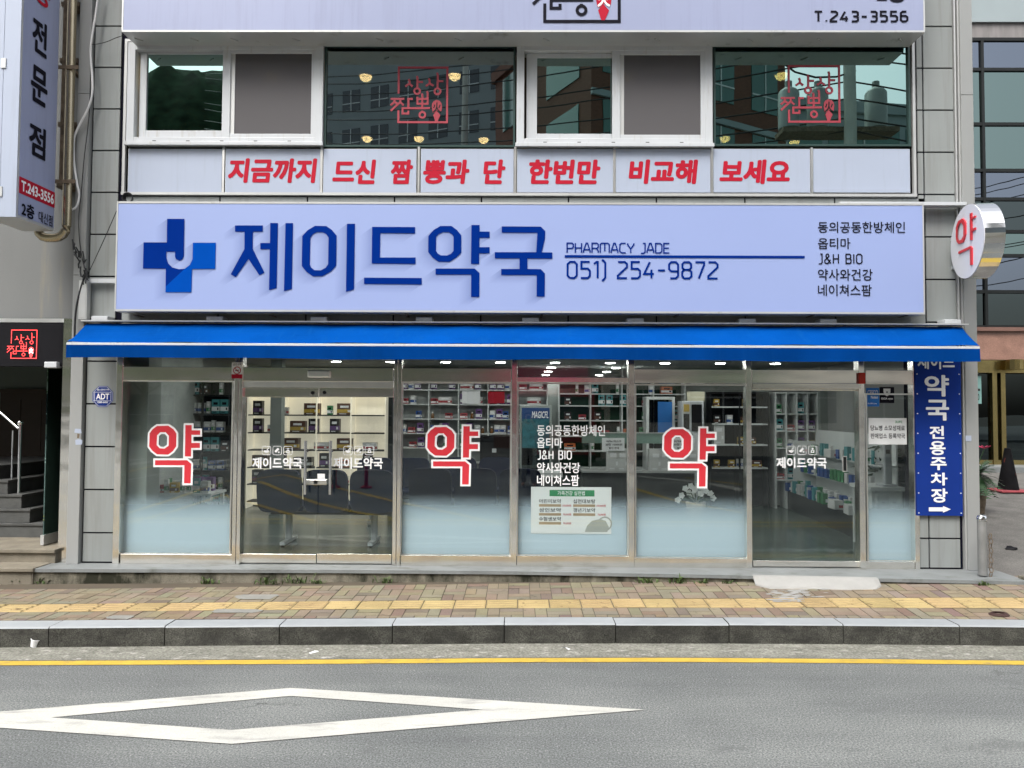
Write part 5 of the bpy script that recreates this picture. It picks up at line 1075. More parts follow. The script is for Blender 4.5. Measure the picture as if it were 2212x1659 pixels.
# downlights
dl0 = thing('ceiling_downlight', 'round recessed white downlight in the pharmacy ceiling', 'ceiling light', (0, 0, CZ), 'downlights in the pharmacy ceiling')
q = MB(); q.lathe([(.095,-.012),(.10,-.004),(.10,0)], (0,0,CZ), 18); part('trim_ring', q, m_white, dl0)
q = MB(); q.lathe([(.072,-.016),(.078,-.013)], (0,0,CZ), 18); part('lamp', q, m_led, dl0)
used = False
for j, Y in enumerate((4.05, 5.5, 6.95, 8.4, 1.3, 2.7)):  # last two rows are unseen, added to light the front of the shop
    for k in range(-4, 6):
        x = .60 + (.91*k if j == 0 else 1.2*(k)) + (0 if j < 4 else .5)
        if j and not (-4.5 < x < 4.5): continue
        if 0 < j < 4 and k not in (0, 1): continue
        if x < BX0+.4 or x > BX1-.4: continue
        if not used: dl0.location = (x, Y, CZ); used = True
        else: copy_tree(dl0, (x, Y, CZ))
# room walls
q = MB(); xs0 = at(262, 1000, .1).x
q.box(BX0+.2, at(330, 900, 2.6).x, 2.6, 2.75, ZP, CZ); q.box(at(272, 900, .5).x-.15, at(272, 900, .5).x, .12, 2.6, ZP, CZ); part('inner_wall', q, m_concin, bld)
q = MB(); xcl = at(300, 900, .35).x; q.box(xcl-.1, xcl+.18, .2, .5, ZP, CZ); part('inner_column', q, m_wallin, bld)
q = MB(); q.box(-4.3, 5.44, 5.65, 5.75, ZP, 2.42); part('back_wall', q, m_wallin, bld)
q = MB(); xk = at(600, 900, 3.9).x; q.box(xk-.09, xk+.09, 3.8, 3.98, ZP, CZ); part('inner_column', q, m_wallin, bld)
q = MB(); xk = at(1776, 900, 5.0).x; q.box(xk-.07, xk+.07, 4.9, 5.1, ZP, CZ); part('inner_column', q, m_wallin, bld)
# product cartons and bottles: a few kinds, copied one by one
CART = {}
def carton_kind(key, w_, d_, h_, body, band, lab):
    o = thing('medicine_carton', lab, 'carton', (0, -50, 0)); q = MB(); q.box(-w_/2, w_/2, -50, -50+d_, 0, h_); part('box', q, body, o)
    q = MB(); q.box(-w_/2-.0006, w_/2+.0006, -50.0012, -50+d_*.5, h_*.18, h_*.48); part('printed_band', q, band, o)
    q = MB(); q.box(-w_*.28, w_*.28, -50.0014, -50.0006, h_*.62, h_*.80); q.box(-w_*.34, w_*.12, -50.0014, -50.0006, h_*.06, h_*.12); q.box(w_*.22, w_*.40, -50.0016, -50.0008, h_*.24, h_*.42); part('title_print', q, m_paint if band is not m_paint else m_ink, o); CART[key] = [o, False, w_]
cm = lambda n, c: mat(n, c, .45, 0, .05)
c_red, c_green, c_blue, c_teal, c_black, c_brownb, c_yel, c_orange, c_purple, c_white = (cm(n, c) for n, c in (('carton_red',(.34,.03,.04)),('carton_green',(.05,.22,.09)),('carton_blue',(.03,.09,.30)),('carton_teal',(.06,.28,.30)),('carton_black',(.02,.018,.018)),('carton_brown',(.10,.045,.03)),('carton_yellow',(.50,.34,.05)),('carton_orange',(.50,.13,.04)),('carton_purple',(.12,.05,.20)),('carton_white',(.62,.63,.62))))
for key, d in dict(red=(.13,.1,.10,c_red,m_paint),wide=(.24,.12,.13,c_white,c_red),green=(.09,.08,.16,c_green,m_paint),blue=(.10,.08,.14,c_blue,m_paint),teal=(.11,.06,.20,c_teal,m_paint),black=(.12,.1,.15,c_black,c_brownb),dark=(.17,.1,.12,c_brownb,c_yel),yellow=(.10,.08,.13,c_yel,c_brownb),orange=(.20,.12,.13,c_orange,m_paint),purple=(.11,.09,.18,c_purple,m_paint),white=(.10,.08,.15,c_white,c_blue),plum=(.26,.15,.20,c_brownb,c_yel),gift=(.32,.16,.17,c_black,c_white),tallbox=(.16,.12,.24,c_black,c_purple),file=(.19,.24,.36,c_white,c_white),packet=(.09,.02,.19,c_teal,c_white),slim=(.05,.05,.17,c_white,c_green)).items(): carton_kind(key, *d, '')
def place(key, x, y, z, where, group, rz=0.0, name=None):
    C = CART[key]; names = dict(red='red', wide='wide white and red', green='green', blue='blue', teal='teal', black='black', dark='dark brown', yellow='yellow', orange='orange', purple='purple', white='white', file='tall white file', plum='big dark brown', gift='wide black and white', tallbox='tall black', packet='teal hanging', slim='slim white')
    lab = f'{names[key]} {"box" if key == "file" else "carton"} {where}'
    if not C[1]: o = C[0]; C[1] = True; o.location = (x, y, z); o.rotation_euler = (0,0,rz); o['label'] = lab; o['group'] = group
    else: o = copy_tree(C[0], (x, y, z), rz, lab, group)
    return o
for C in CART.values():                                  # kinds are built round their own origin
    for k in C[0].children: pass
bt = thing('medicine_bottle', 'x', 'bottle', (0, -50, 0)); q = MB(); q.lathe([(.028,0),(.03,.01),(.03,.075),(.014,.095),(.014,.10)], (0,-50,0), 12); part('bottle', q, mat('amber_bottle', (.16,.07,.02), .2), bt, smooth=True); q = MB(); q.lathe([(.017,.10),(.017,.122)], (0,-50,0), 12); part('cap', q, m_paint, bt, smooth=True); BT = [bt, False]
def bottle(x, y, z, where, group):
    lab = 'small amber bottle with white cap ' + where
    if not BT[1]: BT[1] = True; bt.location = (x, y, z); bt['label'] = lab; bt['group'] = group
    else: copy_tree(bt, (x, y, z), None, lab, group)
def row(x0, x1, y, z, keys, where, group, r, gap=(.02,.12), fill=1.0):
    x = x0
    while True:
        k = r.choice(keys); w_ = CART[k][2] if k != 'b' else .07
        if x + w_ > x1: break
        if r.random() < fill:
            if k == 'b': bottle(x+w_/2, y+.03, z, where, group)
            else: place(k, x+w_/2, y+r.uniform(0,.02), z, where, group, r.uniform(-.05,.05))
        x += w_ + r.uniform(*gap)
CART['b'] = [None, True, .07]
def shelf_unit(name, label, x0, x1, Y, dep, zs_, zt_, nx, mframe, mback, msh, th=.022, cat='shelf unit'):
    o = thing(name, label, cat, ((x0+x1)/2, Y, ZF))
    q = MB(); q.box(x0, x1, Y+dep-.015, Y+dep, ZF+.02, zt_); part('back_panel', q, mback, o)
    for k in range(nx+1): x = lerp(x0, x1, k/nx); q = MB(); q.box(x-th/2, x+th/2, Y, Y+dep-.016, ZF, zt_); part('upright', q, mframe, o)
    for z in zs_:
        for k in range(nx): q = MB(); q.box(lerp(x0,x1,k/nx)+th/2, lerp(x0,x1,(k+1)/nx)-th/2, Y+.004, Y+dep-.016, z-th, z); part('shelf', q, msh, o)
    q = MB(); q.box(x0-th/2, x1+th/2, Y, Y+dep, zt_, zt_+th); part('top_board', q, mframe, o); return o
r = random.Random(42)
# lit cream display behind the double doors
Yc = 4.6; zc_ = [at(690, v, Yc).z for v in (1083, 1046, 1009.5, 972, 934.5, 896)]
xc0, xc1 = at(534, 930, Yc).x, at(832, 930, Yc).x
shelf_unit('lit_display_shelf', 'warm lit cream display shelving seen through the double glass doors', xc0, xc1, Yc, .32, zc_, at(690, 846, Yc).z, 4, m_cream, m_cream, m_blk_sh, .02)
WH = 'on the lit cream shelves behind the double doors'
for i, z in enumerate(zc_):
    if i < 1: continue
    row(xc0+.08, xc1-.1, Yc+.03, z, ['plum','tallbox','wide','gift','green','orange','gift','plum','tallbox','wide'], WH, 'cartons on the lit cream shelves', r, (.06,.30), .9)
q = MB(); xd = at(843, 930, Yc-.1).x; q.box(xd-.02, xd+.06, Yc-.2, Yc+.3, ZF, 2.2); part('dark_end_panel', q, m_dark, bld)
# white shelving behind the middle windows
Yw = 5.2; xw0 = at(862, 900, Yw).x; pitch = at(989.9, 900, Yw).x-at(925.9, 900, Yw).x; nxw = 5
zw = [at(990, v, Yw).z for v in (1062, 1030, 998.5, 967, 935.8, 904.5, 872.7, 841.4)]
shelf_unit('white_wall_shelf', 'white gridded wall shelving behind the third window, full of small boxes', xw0, xw0+pitch*nxw, Yw, .3, zw, at(990, 822, Yw).z, nxw, m_shelfw, mat('grey_shelf_back', (.34,.36,.355), .6), m_shelfw, .02)
WH = 'on the white wall shelves behind the third window'
for i, z in enumerate(zw[3:]):
    for k in range(nxw):
        row(xw0+pitch*k+.03, xw0+pitch*(k+1)-.03, Yw+.02, z, ['white','slim','white','red','b','green','blue','yellow','purple'] if i < 3 else ['red','wide','white','purple'], WH, 'cartons on the white wall shelves', r, (.005,.06), .8)
# dark wall rack with hanging packets, behind the first window
xr0, xr1 = at(388, 950, 2.5).x, at(508, 950, 2.5).x; zz = [ZF+.3+.27*k for k in range(7)]
shelf_unit('dark_packet_rack', 'dark wall rack crowded with packets behind the first window', xr0, xr1, 2.3, .34, zz, 2.25, 2, m_blk_sh, m_blk_sh, m_blk_sh)
WH = 'on the dark rack behind the first window'
for i, z in enumerate(zz): row(xr0+.03, xr1-.02, 2.33, z, ['slim','packet','slim','white','teal','blue','slim','black','green'], WH, 'cartons on the dark rack', r, (.004,.03), .95)
WH = 'on the low white table behind the first window'
tb = thing('low_display_table', 'low white display table in front of the dark rack', 'table', (-4.0, 1.4, ZF)); xa, xb = at(335, 1060, 1.5).x, at(470, 1060, 1.5).x
q = MB(); q.box(xa, xb, 1.3, 1.8, .70, .73); part('table_top', q, m_shelfw, tb)
for x in (xa+.04, xb-.04):
    for y in (1.34, 1.76): q = MB(); q.box(x-.02, x+.02, y-.02, y+.02, ZF, .70); part('leg', q, m_shelfw, tb)
row(xa+.04, xb-.02, 1.36, .73, ['slim','white','red','packet','yellow'], WH, 'cartons on the low table', r, (.01,.05)); row(xa+.04, xb-.02, 1.6, .73, ['teal','purple','wide','green'], WH, 'cartons on the low table', r, (.01,.05))
m_legm = mat('silver_leg_paint', (.50,.51,.51), .3, 0, .05)
# waiting benches
def bench(nm, label, x0, Y, nseat, face, group='navy waiting benches'):   # face = +1: sitters look into the shop
    o = thing(nm, label, 'bench', (x0+nseat*.29, Y, ZF), group)
    W = .58
    for k in range(nseat):
        xm = x0+W*(k+.5); q = MB(); hw = .275; ys = -1 if face > 0 else 1
        prof = []
        for i in range(24):
            a = 2*math.pi*i/24; cx, cz = math.cos(a), math.sin(a); e = .42; prof.append((xm+math.copysign(abs(cx)**e, cx)*hw, .80+math.copysign(abs(cz)**e, cz)*.27))
        y0, y1 = Y+ys*.24, Y+ys*.32; lean = ys*.06
        A = [(x, y0+(z-.55)*lean*2, z) for x, z in prof]; B = [(x, y1+(z-.55)*lean*2, z) for x, z in prof]
        q.face(A if ys < 0 else A[::-1]); q.face(B[::-1] if ys < 0 else B)
        for i in range(24): q.face([A[i], B[i], B[(i+1)%24], A[(i+1)%24]])
        part('backrest', q, m_navyseat, o, bev=.035)
        q = MB(); q.box(xm-hw, xm+hw, Y-.24, Y+.24, .53, .62); part('seat', q, m_navyseat, o, bev=.03)
    q = MB(); q.box(x0+.1, x0+W*nseat-.1, Y-.05, Y+.05, .47, .525); part('beam', q, m_black, o)
    for x in (x0+.32, x0+W*nseat-.32):
        q = MB(); q.tube([(x, Y, .47), (x, Y, ZF+.05)], .045, 12); q.obox((x, Y, ZF+.035), (.03,0,0), (0,.27,0), (0,0,.02))
        part('leg', q, m_legm, o)
        for dy in (-.24, .24): q = MB(); q.ball((x, Y+dy, ZF+.02), .024); part('foot', q, m_black, o.children[-1])
    return o
xb0 = at(566, 1080, 1.25).x
bench('waiting_bench', 'navy waiting bench nearest the double glass doors, its back to the street', xb0, 1.35, 3, 1)
bench('waiting_bench', 'second navy bench facing the first, deeper behind the double doors', xb0+.75, 3.0, 3, -1)
xb1 = at(887, 1060, 1.6).x
bench('waiting_bench', 'navy waiting bench behind the third window, its back to the street', xb1, 1.7, 3, 1)
bench('waiting_bench', 'navy bench deepest behind the third window, facing the street', xb1+.2, 3.2, 2, -1)
# counter with a monitor
ct = thing('service_counter', 'white service counter with a dark front panel behind the third and fourth windows', 'counter', (0, 4.0, ZF))
xa, xb = at(918, 1020, 4.0).x, at(1215, 1020, 4.0).x; zc = at(1050, 1022, 4.0).z
q = MB(); q.box(xa, xb, 3.9, 4.5, zc-.05, zc+.02); part('counter_top', q, m_shelfw, ct)
q = MB(); q.box(xa+.05, xb-.05, 3.95, 4.45, ZF, zc-.05); part('front_panel', q, mat('dark_counter_front', (.02,.022,.024), .4, spec=.15), ct)
q = MB(); x0, x1, z0, z1 = RC(1058, 1034, 1103, 1042, 3.94); text_rect(q, '✚ 제이드약국', x0, x1, z0, z1, 3.945, .01); part('lettering', q, mat('grey_letter', (.5,.5,.5), .4), ct)
mo = thing('monitor', 'black computer monitor seen from behind on the service counter', 'monitor', (at(1080,980,4.1).x, 4.1, zc)); x0, x1, z0, z1 = RC(1037, 942, 1102, 1003, 4.05)
q = MB(); q.box(x0, x1, 4.03, 4.08, z0, z1); part('screen_case', q, m_black, mo, bev=.01); q = MB(); q.box((x0+x1)/2-.03, (x0+x1)/2+.03, 4.08, 4.12, zc+.02, (z0+z1)/2); q.box((x0+x1)/2-.12, (x0+x1)/2+.12, 4.0, 4.2, zc+.02, zc+.035); part('stand', q, m_black, mo)
q = MB(); q.box(x0+.2, x0+.27, 4.024, 4.03, lerp(z0,z1,.42), lerp(z0,z1,.56)); part('rear_label', q, m_paint, mo)
lp = thing('laptop', 'open grey laptop with a round emblem on the service counter', 'laptop', (at(990,1008,4.05).x, 4.05, zc)); x0, x1, z0, z1 = RC(972, 1003, 1012, 1021, 4.0)
q = MB(); q.obox(((x0+x1)/2, 4.05, (z0+z1)/2+.02), ((x1-x0)/2,0,0), (0,.006,.001), (0,-.03,(z1-z0)/2)); part('lid', q, m_alu, lp); q = MB(); q.box(x0, x1, 4.08, 4.3, zc+.02, zc+.035); part('keyboard_base', q, m_alu, lp)
q = MB(); q.flat([ring(((x0+x1)/2, (z0+z1)/2+.02), .018, .018, 12)], 4.036); part('emblem', q, m_paint, lp)
def hangposter(name, label, u0, v0, u1, v1, Y, mt, tx, cat='poster', m2=m_paint):
    x0, x1, z0, z1 = RC(u0, v0, u1, v1, Y); o = thing(name, label, cat, ((x0+x1)/2, Y, z0)); q = MB(); q.box(x0, x1, Y-.004, Y, z0, z1); part('sheet', q, mt, o)
    q = MB()
    for s_, a, b, c, d in tx: text_rect(q, s_, lerp(x0,x1,a), lerp(x0,x1,c), lerp(z1,z0,d), lerp(z1,z0,b), Y-.006, .02)
    if tx: part('lettering', q, m2, o)
    return o
hangposter('red_poster', 'red notice propped on the white wall shelves, right of the red syllable', 1054, 846, 1090, 871, Yw-.02, m_red, [])
hangposter('product_leaflet', 'white leaflet with grey print clipped high on the white wall shelves', 998, 845, 1037, 872, Yw-.02, m_paint, [], 'leaflet')
# drinks fridge with blue header
fg = thing('drinks_fridge', 'upright drinks fridge with a blue lettered header behind the fourth window', 'fridge', (at(1157,980,4.7).x, 4.9, ZF)); x0, x1, z0, z1 = RC(1122, 876, 1192, 985, 4.7); z0 = ZF
q = MB(); q.box(x0, x1, 4.72, 5.15, z0, z1); part('cabinet', q, m_wallin, fg, bev=.01)
q = MB(); q.box(x0+.04, x1-.04, 4.715, 4.72, z1-.27, z1-.04); part('header', q, mat('fridge_header_blue', (.015,.05,.16), .4), fg); q = MB(); text_rect(q, 'MAGICFL', lerp(x0,x1,.38), x1-.06, z1-.22, z1-.10, 4.712, .02, .2); part('lettering', q, m_paint, fg)
q = MB(); q.box(x0+.04, x1-.04, 4.714, 4.719, z0+.4, z1-.3); part('door_glass', q, m_gl3, fg)
for i in range(4):
    for k in range(5): q = MB(); q.lathe([(.034,0),(.034,.12),(.014,.16),(.014,.18)], (lerp(x0+.1,x1-.1,k/4), 4.70, 1.0-.0+.0+i*.0+z1-.62-.25*i-.06-.94), 8) if False else None
hangposter('fridge_poster', 'turquoise picture poster on the drinks fridge door', 1128, 905, 1186, 968, 4.705, mat('picture_teal', (.03,.13,.16), .4, 0, .4, 9), [])
# dispensary shelves with green back and sign
Yg = 5.3; xg0, xg1 = at(1208, 900, Yg).x, at(1480, 900, Yg).x; zg = [at(1330, v, Yg).z for v in (1010, 974, 942, 908, 876, 850)]
shelf_unit('dispensary_shelf', 'shelving with dark green slatted back behind the fourth and fifth windows', xg0, xg1, Yg, .3, zg, at(1330, 822, Yg).z, 4, m_shelfw, mat('dark_green_slats', (.014,.045,.026), .6, spec=.15), m_shelfw, .02)
WH = 'on the green-backed dispensary shelves'
for z in zg[1:]: row(xg0+.1, xg1-.05, Yg+.02, z, ['orange','red','green','white','black','teal','b','slim'], WH, 'cartons on the dispensary shelves', r, (.02,.16), .75)
x0, x1, z0, z1 = RC(1293, 845, 1356, 884, 5.9); ds = thing('dispensary_sign', 'dark green sign with an outlined white cross hanging over the dispensary', 'sign', ((x0+x1)/2, 5.9, z0))
q = MB(); q.box(x0, x1, 5.9, 5.93, z0, z1); part('board', q, mat('sign_green', (.008,.03,.018), .4), ds); c_ = (lerp(x0,x1,.3), (z0+z1)/2); a = .12; b = .05
cr = [(c_[0]+i, c_[1]+j) for i, j in ((-b,a),(b,a),(b,b),(a,b),(a,-b),(b,-b),(b,-a),(-b,-a),(-b,-b),(-a,-b),(-a,b),(-b,b))]
q = MB(); q.flat([cr, offset_poly(cr, -.014)], 5.896); text_rect(q, '조제실', lerp(x0,x1,.55), lerp(x0,x1,.9), lerp(z0,z1,.45), lerp(z0,z1,.6), 5.896, .02); text_rect(q, 'PRESCRIPTION', lerp(x0,x1,.55), lerp(x0,x1,.95), lerp(z0,z1,.26), lerp(z0,z1,.36), 5.896, .01); part('lettering', q, m_shelfw, ds)
q = MB()
for x in (x0+.1, x1-.1): q.tube([(x, 5.915, z1), (x, 5.915, CZ)], .005, 6)
part('hanger_rod', q, m_alu, ds)
# glass-topped dispensary counter with notices and white file boxes
xa, xb = at(1258, 950, 4.2).x, at(1500, 950, 4.2).x; zt2, zb2 = at(1300, 936, 4.2).z, at(1300, 958, 4.2).z
dc = thing('dispensary_counter', 'dispensary counter with a pale glass screen behind the fourth and fifth windows', 'counter', ((xa+xb)/2, 4.2, ZF))
q = MB(); q.box(xa, xb, 4.2, 4.6, ZF, at(1300, 1021, 4.2).z); part('cabinet', q, mat('dark_counter_front', (.025,.028,.028), .4, spec=.15), dc)
q = MB(); q.box(xa, xb, 4.3, 4.32, zb2, zt2); part('glass_screen', q, mat('pale_green_glass', (.16,.26,.22), .15), dc)
q = MB(); q.box(xa-.01, xb+.01, 4.19, 4.62, at(1300,1021,4.2).z, at(1300,1018,4.2).z+.01); q.box(xa, xb, 4.29, 4.33, zt2, zt2+.015); part('edge_trim', q, m_alu, dc)
zf2 = at(1300,1018,4.2).z+.012; WH = 'standing on the dispensary counter'
for u in (1325, 1345, 1417, 1437, 1457, 1477, 1497): x = at(u, 1000, 4.2).x; o = place('file', x, 4.2, zf2, WH, 'white file boxes on the dispensary counter')
for u0, u1, lab in ((1300.5,1349,'white price notice for masks on the counter screen, behind the fourth window'),(1446,1500,'white price notice for masks seen through the ring of the right red syllable')):
    hangposter('mask_notice', lab, u0, 946, u1, 974, 4.17, m_paint, [('KF94 마스크',.2,.16,.85,.34),('20장 10000원',.15,.42,.9,.60),('할인 판매',.3,.70,.75,.86)], 'notice', m_ink)
# cabinet, kiosk, garments behind the fifth window
x0, x1, z0, z1 = RC(1396, 857, 1458, 985, 5.0); wf = thing('glass_cabinet', 'white framed cabinet with a tall blue poster behind the fifth window', 'cabinet', ((x0+x1)/2, 5.0, ZF))
q = MB(); t = .05; q.box(x0, x0+t, 5.0, 5.4, ZF, z1); q.box(x1-t, x1, 5.0, 5.4, ZF, z1); q.box(x0+t, x1-t, 5.0, 5.4, z1-t, z1); q.box(x0+t, x1-t, 5.0, 5.4, ZF, ZF+.6); part('frame', q, m_shelfw, wf)
q = MB(); q.box(x0+t, x1-t, 5.3, 5.35, ZF+.6, z1-t); part('back_panel', q, m_gl3, wf)
hangposter('blue_poster', 'tall bright blue poster in the white framed cabinet behind the fifth window', 1421, 868, 1452, 952, 4.96, mat('poster_blue', (.02,.14,.42), .4), [])
x0, x1, z0, z1 = RC(1474, 866, 1521, 960, 4.7); kk = thing('white_dispenser', 'white dispensing machine with two dark screens behind the right red syllable', 'machine', ((x0+x1)/2, 4.7, ZF))
q = MB(); q.box(x0, x1, 4.7, 5.1, ZF, z1); part('cabinet', q, m_white, kk, bev=.015)
q = MB(); q.box(lerp(x0,x1,.42), lerp(x0,x1,.9), 4.685, 4.70, lerp(z0,z1,.30), lerp(z0,z1,.92)); part('screen', q, m_black, kk, bev=.01); q = MB(); q.box(lerp(x0,x1,.06), lerp(x0,x1,.32), 4.69, 4.70, lerp(z0,z1,.35), lerp(z0,z1,.7)); part('screen', q, m_dark, kk); q = MB(); q.box(lerp(x0,x1,.06), lerp(x0,x1,.32), 4.69, 4.70, lerp(z0,z1,.75), lerp(z0,z1,.92)); part('label_plate', q, c_yel, kk)
x0, x1, z0, z1 = RC(1484, 843, 1521, 866, 4.5); hangposter('tan_card', 'cream card sign hanging above the white dispensing machine', 1484, 846, 1522, 866, 4.5, mat('cream_card', (.5,.48,.36), .6), [], 'sign')
x0, x1 = at(1536, 930, 5.0).x, at(1660, 930, 5.0).x; zk = [at(1600, v, 5.0).z for v in (1010, 960, 915, 878)]
shelf_unit('dark_side_shelf', 'dark shelving with yellow packets behind the fifth window and the sliding door edge', x0, x1, 5.0, .3, zk, at(1600, 850, 5.0).z, 2, m_blk_sh, m_blk_sh, m_shelfw, .025)
for z in zk: row(x0+.06, x1-.05, 5.03, z, ['yellow','yellow','black','white','dark','file'], 'on the dark side shelves behind the fifth window', 'cartons on the dark side shelves', r, (.03,.2), .8)
# orchid on a low table
ot = thing('low_table', 'dark low table standing behind the fifth window with the orchid on it', 'table', (at(1500,1130,.5).x, 0.50, ZF)); x0, x1 = at(1420, 1130, .5).x, at(1580, 1130, .5).x; zt3 = at(1500, 1132, .5).z
q = MB(); q.box(x0, x1, .28, .74, zt3-.04, zt3); part('table_top', q, m_blk_sh, ot); 
for x in (x0+.05, x1-.05):
    for y in (.32, .70): q = MB(); q.box(x-.025, x+.025, y-.025, y+.025, ZF, zt3-.04); part('leg', q, m_blk_sh, ot)
oc_ = thing('orchid', 'white orchid in a pale pot behind the fifth window', 'plant', (at(1503,1130,.45).x, .45, zt3)); P = Vector(oc_.location)
q = MB(); q.lathe([(.075,0),(.115,.24),(.118,.26),(.10,.26)], tuple(P), 16); part('pot', q, mat('cream_pot', (.60,.52,.42), .5), oc_, smooth=True)
heads = [at(u, v, .45+dy) for u, v, dy in ((1472,1070,0),(1480,1055,-.05),(1492,1050,.05),(1500,1058,-.03),(1508,1048,.04),(1516,1052,0),(1524,1060,-.05),(1534,1066,.03),(1498,1068,.02),(1513,1066,-.04),(1488,1064,.03),(1464,1080,.0),(1540,1076,.02))]
q = MB()
for i in (0, 3, 7): h = heads[i]; q.tube([P+Vector((0,0,.25)), P+Vector(((h.x-P.x)*.3, 0, .36)), h+Vector((0,0,.03)), h], .005, 6)
part('stem', q, m_palm, oc_)
r2 = random.Random(8); q = MB()
for h in heads:
    for k in range(5):
        a = k*1.257+r2.uniform(-.2,.2); e = Vector((math.cos(a), r2.uniform(-.5,-.1), math.sin(a)))*.042; s_ = Vector((-math.sin(a), 0, math.cos(a)))*.022
        q.face([h, h+e*.5-s_, h+e, h+e*.5+s_])
    q.ball(h-Vector((0,.01,0)), .010, 0, 6, 4)
part('blossom', q, m_petal, oc_)
q = MB()
for k in range(7): a = k*.9; e = Vector((math.cos(a), math.sin(a), .25))*.22; b_ = P+Vector((0,0,.25)); s_ = Vector((-math.sin(a), math.cos(a), 0))*.03; q.face([b_, b_+e*.5+s_+Vector((0,0,.03)), b_+e, b_+e*.5-s_+Vector((0,0,.03))])
part('leaf', q, m_palm, oc_)
# cube shelves and the long low gondola behind the sliding door
Yq = 5.0; x0, x1 = at(1676, 930, Yq).x, at(1768, 930, Yq).x; zq = [at(1720, v, Yq).z for v in (1036, 1002, 967, 930, 893)]
shelf_unit('cube_shelf', 'white cube shelving full of cartons behind the sliding door', x0, x1, Yq, .32, zq, at(1720, 850, Yq).z, 4, m_shelfw, m_shelfw, m_shelfw, .025)
for i, z in enumerate(zq):
    for k in range(4): row(lerp(x0,x1,k/4)+.03, lerp(x0,x1,(k+1)/4)-.02, Yq+.03, z, ['red','green','purple','black','white','dark','teal','yellow'], 'in the white cube shelves behind the sliding door', 'cartons in the cube shelves', r, (.005,.03), .95)
A = gz(1701, 1098, ZF); B = gz(1858, 1168, ZF); B.y = max(B.y, .35); dv = (B-A).normalized(); nv = Vector((-dv.y, dv.x, 0)); nv = nv if nv.x > 0 else -nv
gd_ = thing('gondola_shelf', 'long low gondola shelf running to the street on the right behind the sliding door', 'shelf unit', tuple((A+B)/2)); Lg = (B-A).length
def gbox(s0, s1, w0, w1, z0, z1, mt, nm):
    q = MB(); q.obox(A+dv*((s0+s1)/2)+nv*((w0+w1)/2)+Vector((0,0,(z0+z1)/2-ZF)), dv*(s1-s0)/2, nv*(w1-w0)/2, Vector((0,0,(z1-z0)/2))); part(nm, q, mt, gd_)
gbox(0, Lg, 0, .5, ZF, .42, mat('dark_gondola_base', (.028,.032,.034), .35), 'base')
gbox(.05, Lg, .16, .5, .42, .45, m_shelfw, 'shelf'); gbox(.05, Lg, .22, .5, .75, .77, m_shelfw, 'shelf'); gbox(.05, Lg, .28, .5, 1.08, 1.10, m_shelfw, 'shelf'); gbox(.05, Lg, .48, .50, .42, 1.5, m_shelfw, 'back_panel'); gbox(0, .03, .1, .5, .42, 1.3, m_shelfw, 'side_panel')
ang = math.atan2(dv.y, dv.x)
for w_, z in ((.03,.42),(.19,.45),(.25,.77),(.31,1.10)):
    s_ = .1
    while s_ < Lg-.15:
        k = r.choice(['white','slim','blue','teal','wide','slim','white','green','packet']); P = A+dv*s_+nv*w_; place(k, P.x, P.y, z, 'on the long low gondola behind the sliding door', 'cartons on the low gondola', ang+math.pi+r.uniform(-.1,.1)); s_ += CART[k][2]+r.uniform(.03,.12)
# narrow window: desk, white stand, plant
x0, x1 = at(1885, 1060, 1.2).x, at(1944, 1060, 1.2).x; dk = thing('white_desk', 'small white desk with drawers in the narrow right-hand window', 'desk', ((x0+x1)/2, 1.2, ZF)); zt4 = at(1910, 1052, 1.2).z
q = MB(); q.box(x0-.05, x1+.05, 1.15, 1.75, zt4-.05, zt4); part('desk_top', q, m_shelfw, dk); q = MB(); q.box(x0+.05, x1, 1.2, 1.7, zt4-.32, zt4-.05); part('drawer_case', q, m_shelfw, dk)
for k in range(2): q = MB(); a = lerp(x0+.06, x1-.01, k/2); b = lerp(x0+.06, x1-.01, (k+1)/2); q.box(a+.006, b-.006, 1.19, 1.2, zt4-.31, zt4-.06); dd = part('drawer', q, m_shelfw, dk); q = MB(); q.box((a+b)/2-.02, (a+b)/2+.02, 1.18, 1.19, zt4-.2, zt4-.18); part('handle', q, m_alu, dd)
for x in (x0, x1): 
    for y in (1.2, 1.7): q = MB(); q.box(x-.02, x+.02, y-.02, y+.02, ZF, zt4-.05); part('leg', q, m_shelfw, dk)
sdv = thing('white_scanner', 'slim white upright device on the desk in the narrow right-hand window', 'device', (at(1918,1050,1.3).x, 1.3, zt4)); P = Vector(sdv.location); hz = at(1918, 910, 1.3).z
q = MB(); q.box(P.x-.05, P.x+.05, 1.28, 1.34, zt4+.02, hz); part('column', q, m_white, sdv, bev=.02); q = MB(); q.box(P.x-.1, P.x+.08, 1.22, 1.42, zt4, zt4+.03); part('base', q, m_white, sdv, bev=.01); q = MB(); q.box(P.x-.03, P.x+.02, 1.274, 1.28, lerp(zt4,hz,.5), lerp(zt4,hz,.56)); part('label', q, m_dark, sdv)
P = at(1915, 1000, 2.4); ip = thing('indoor_palm', 'dark leafy indoor plant above the paper notice in the narrow window', 'plant', (P.x, P.y, ZF)); hz = at(1915, 905, 2.4).z
q = MB(); q.lathe([(.16,0),(.2,.4),(.18,.4)], (P.x,P.y,ZF), 14); part('pot', q, m_white, ip); q = MB(); q.tube([(P.x,P.y,ZF+.3), (P.x+.02,P.y,hz-.35)], .02, 8); part('stem', q, m_trunk, ip)
q = MB(); r2 = random.Random(5)
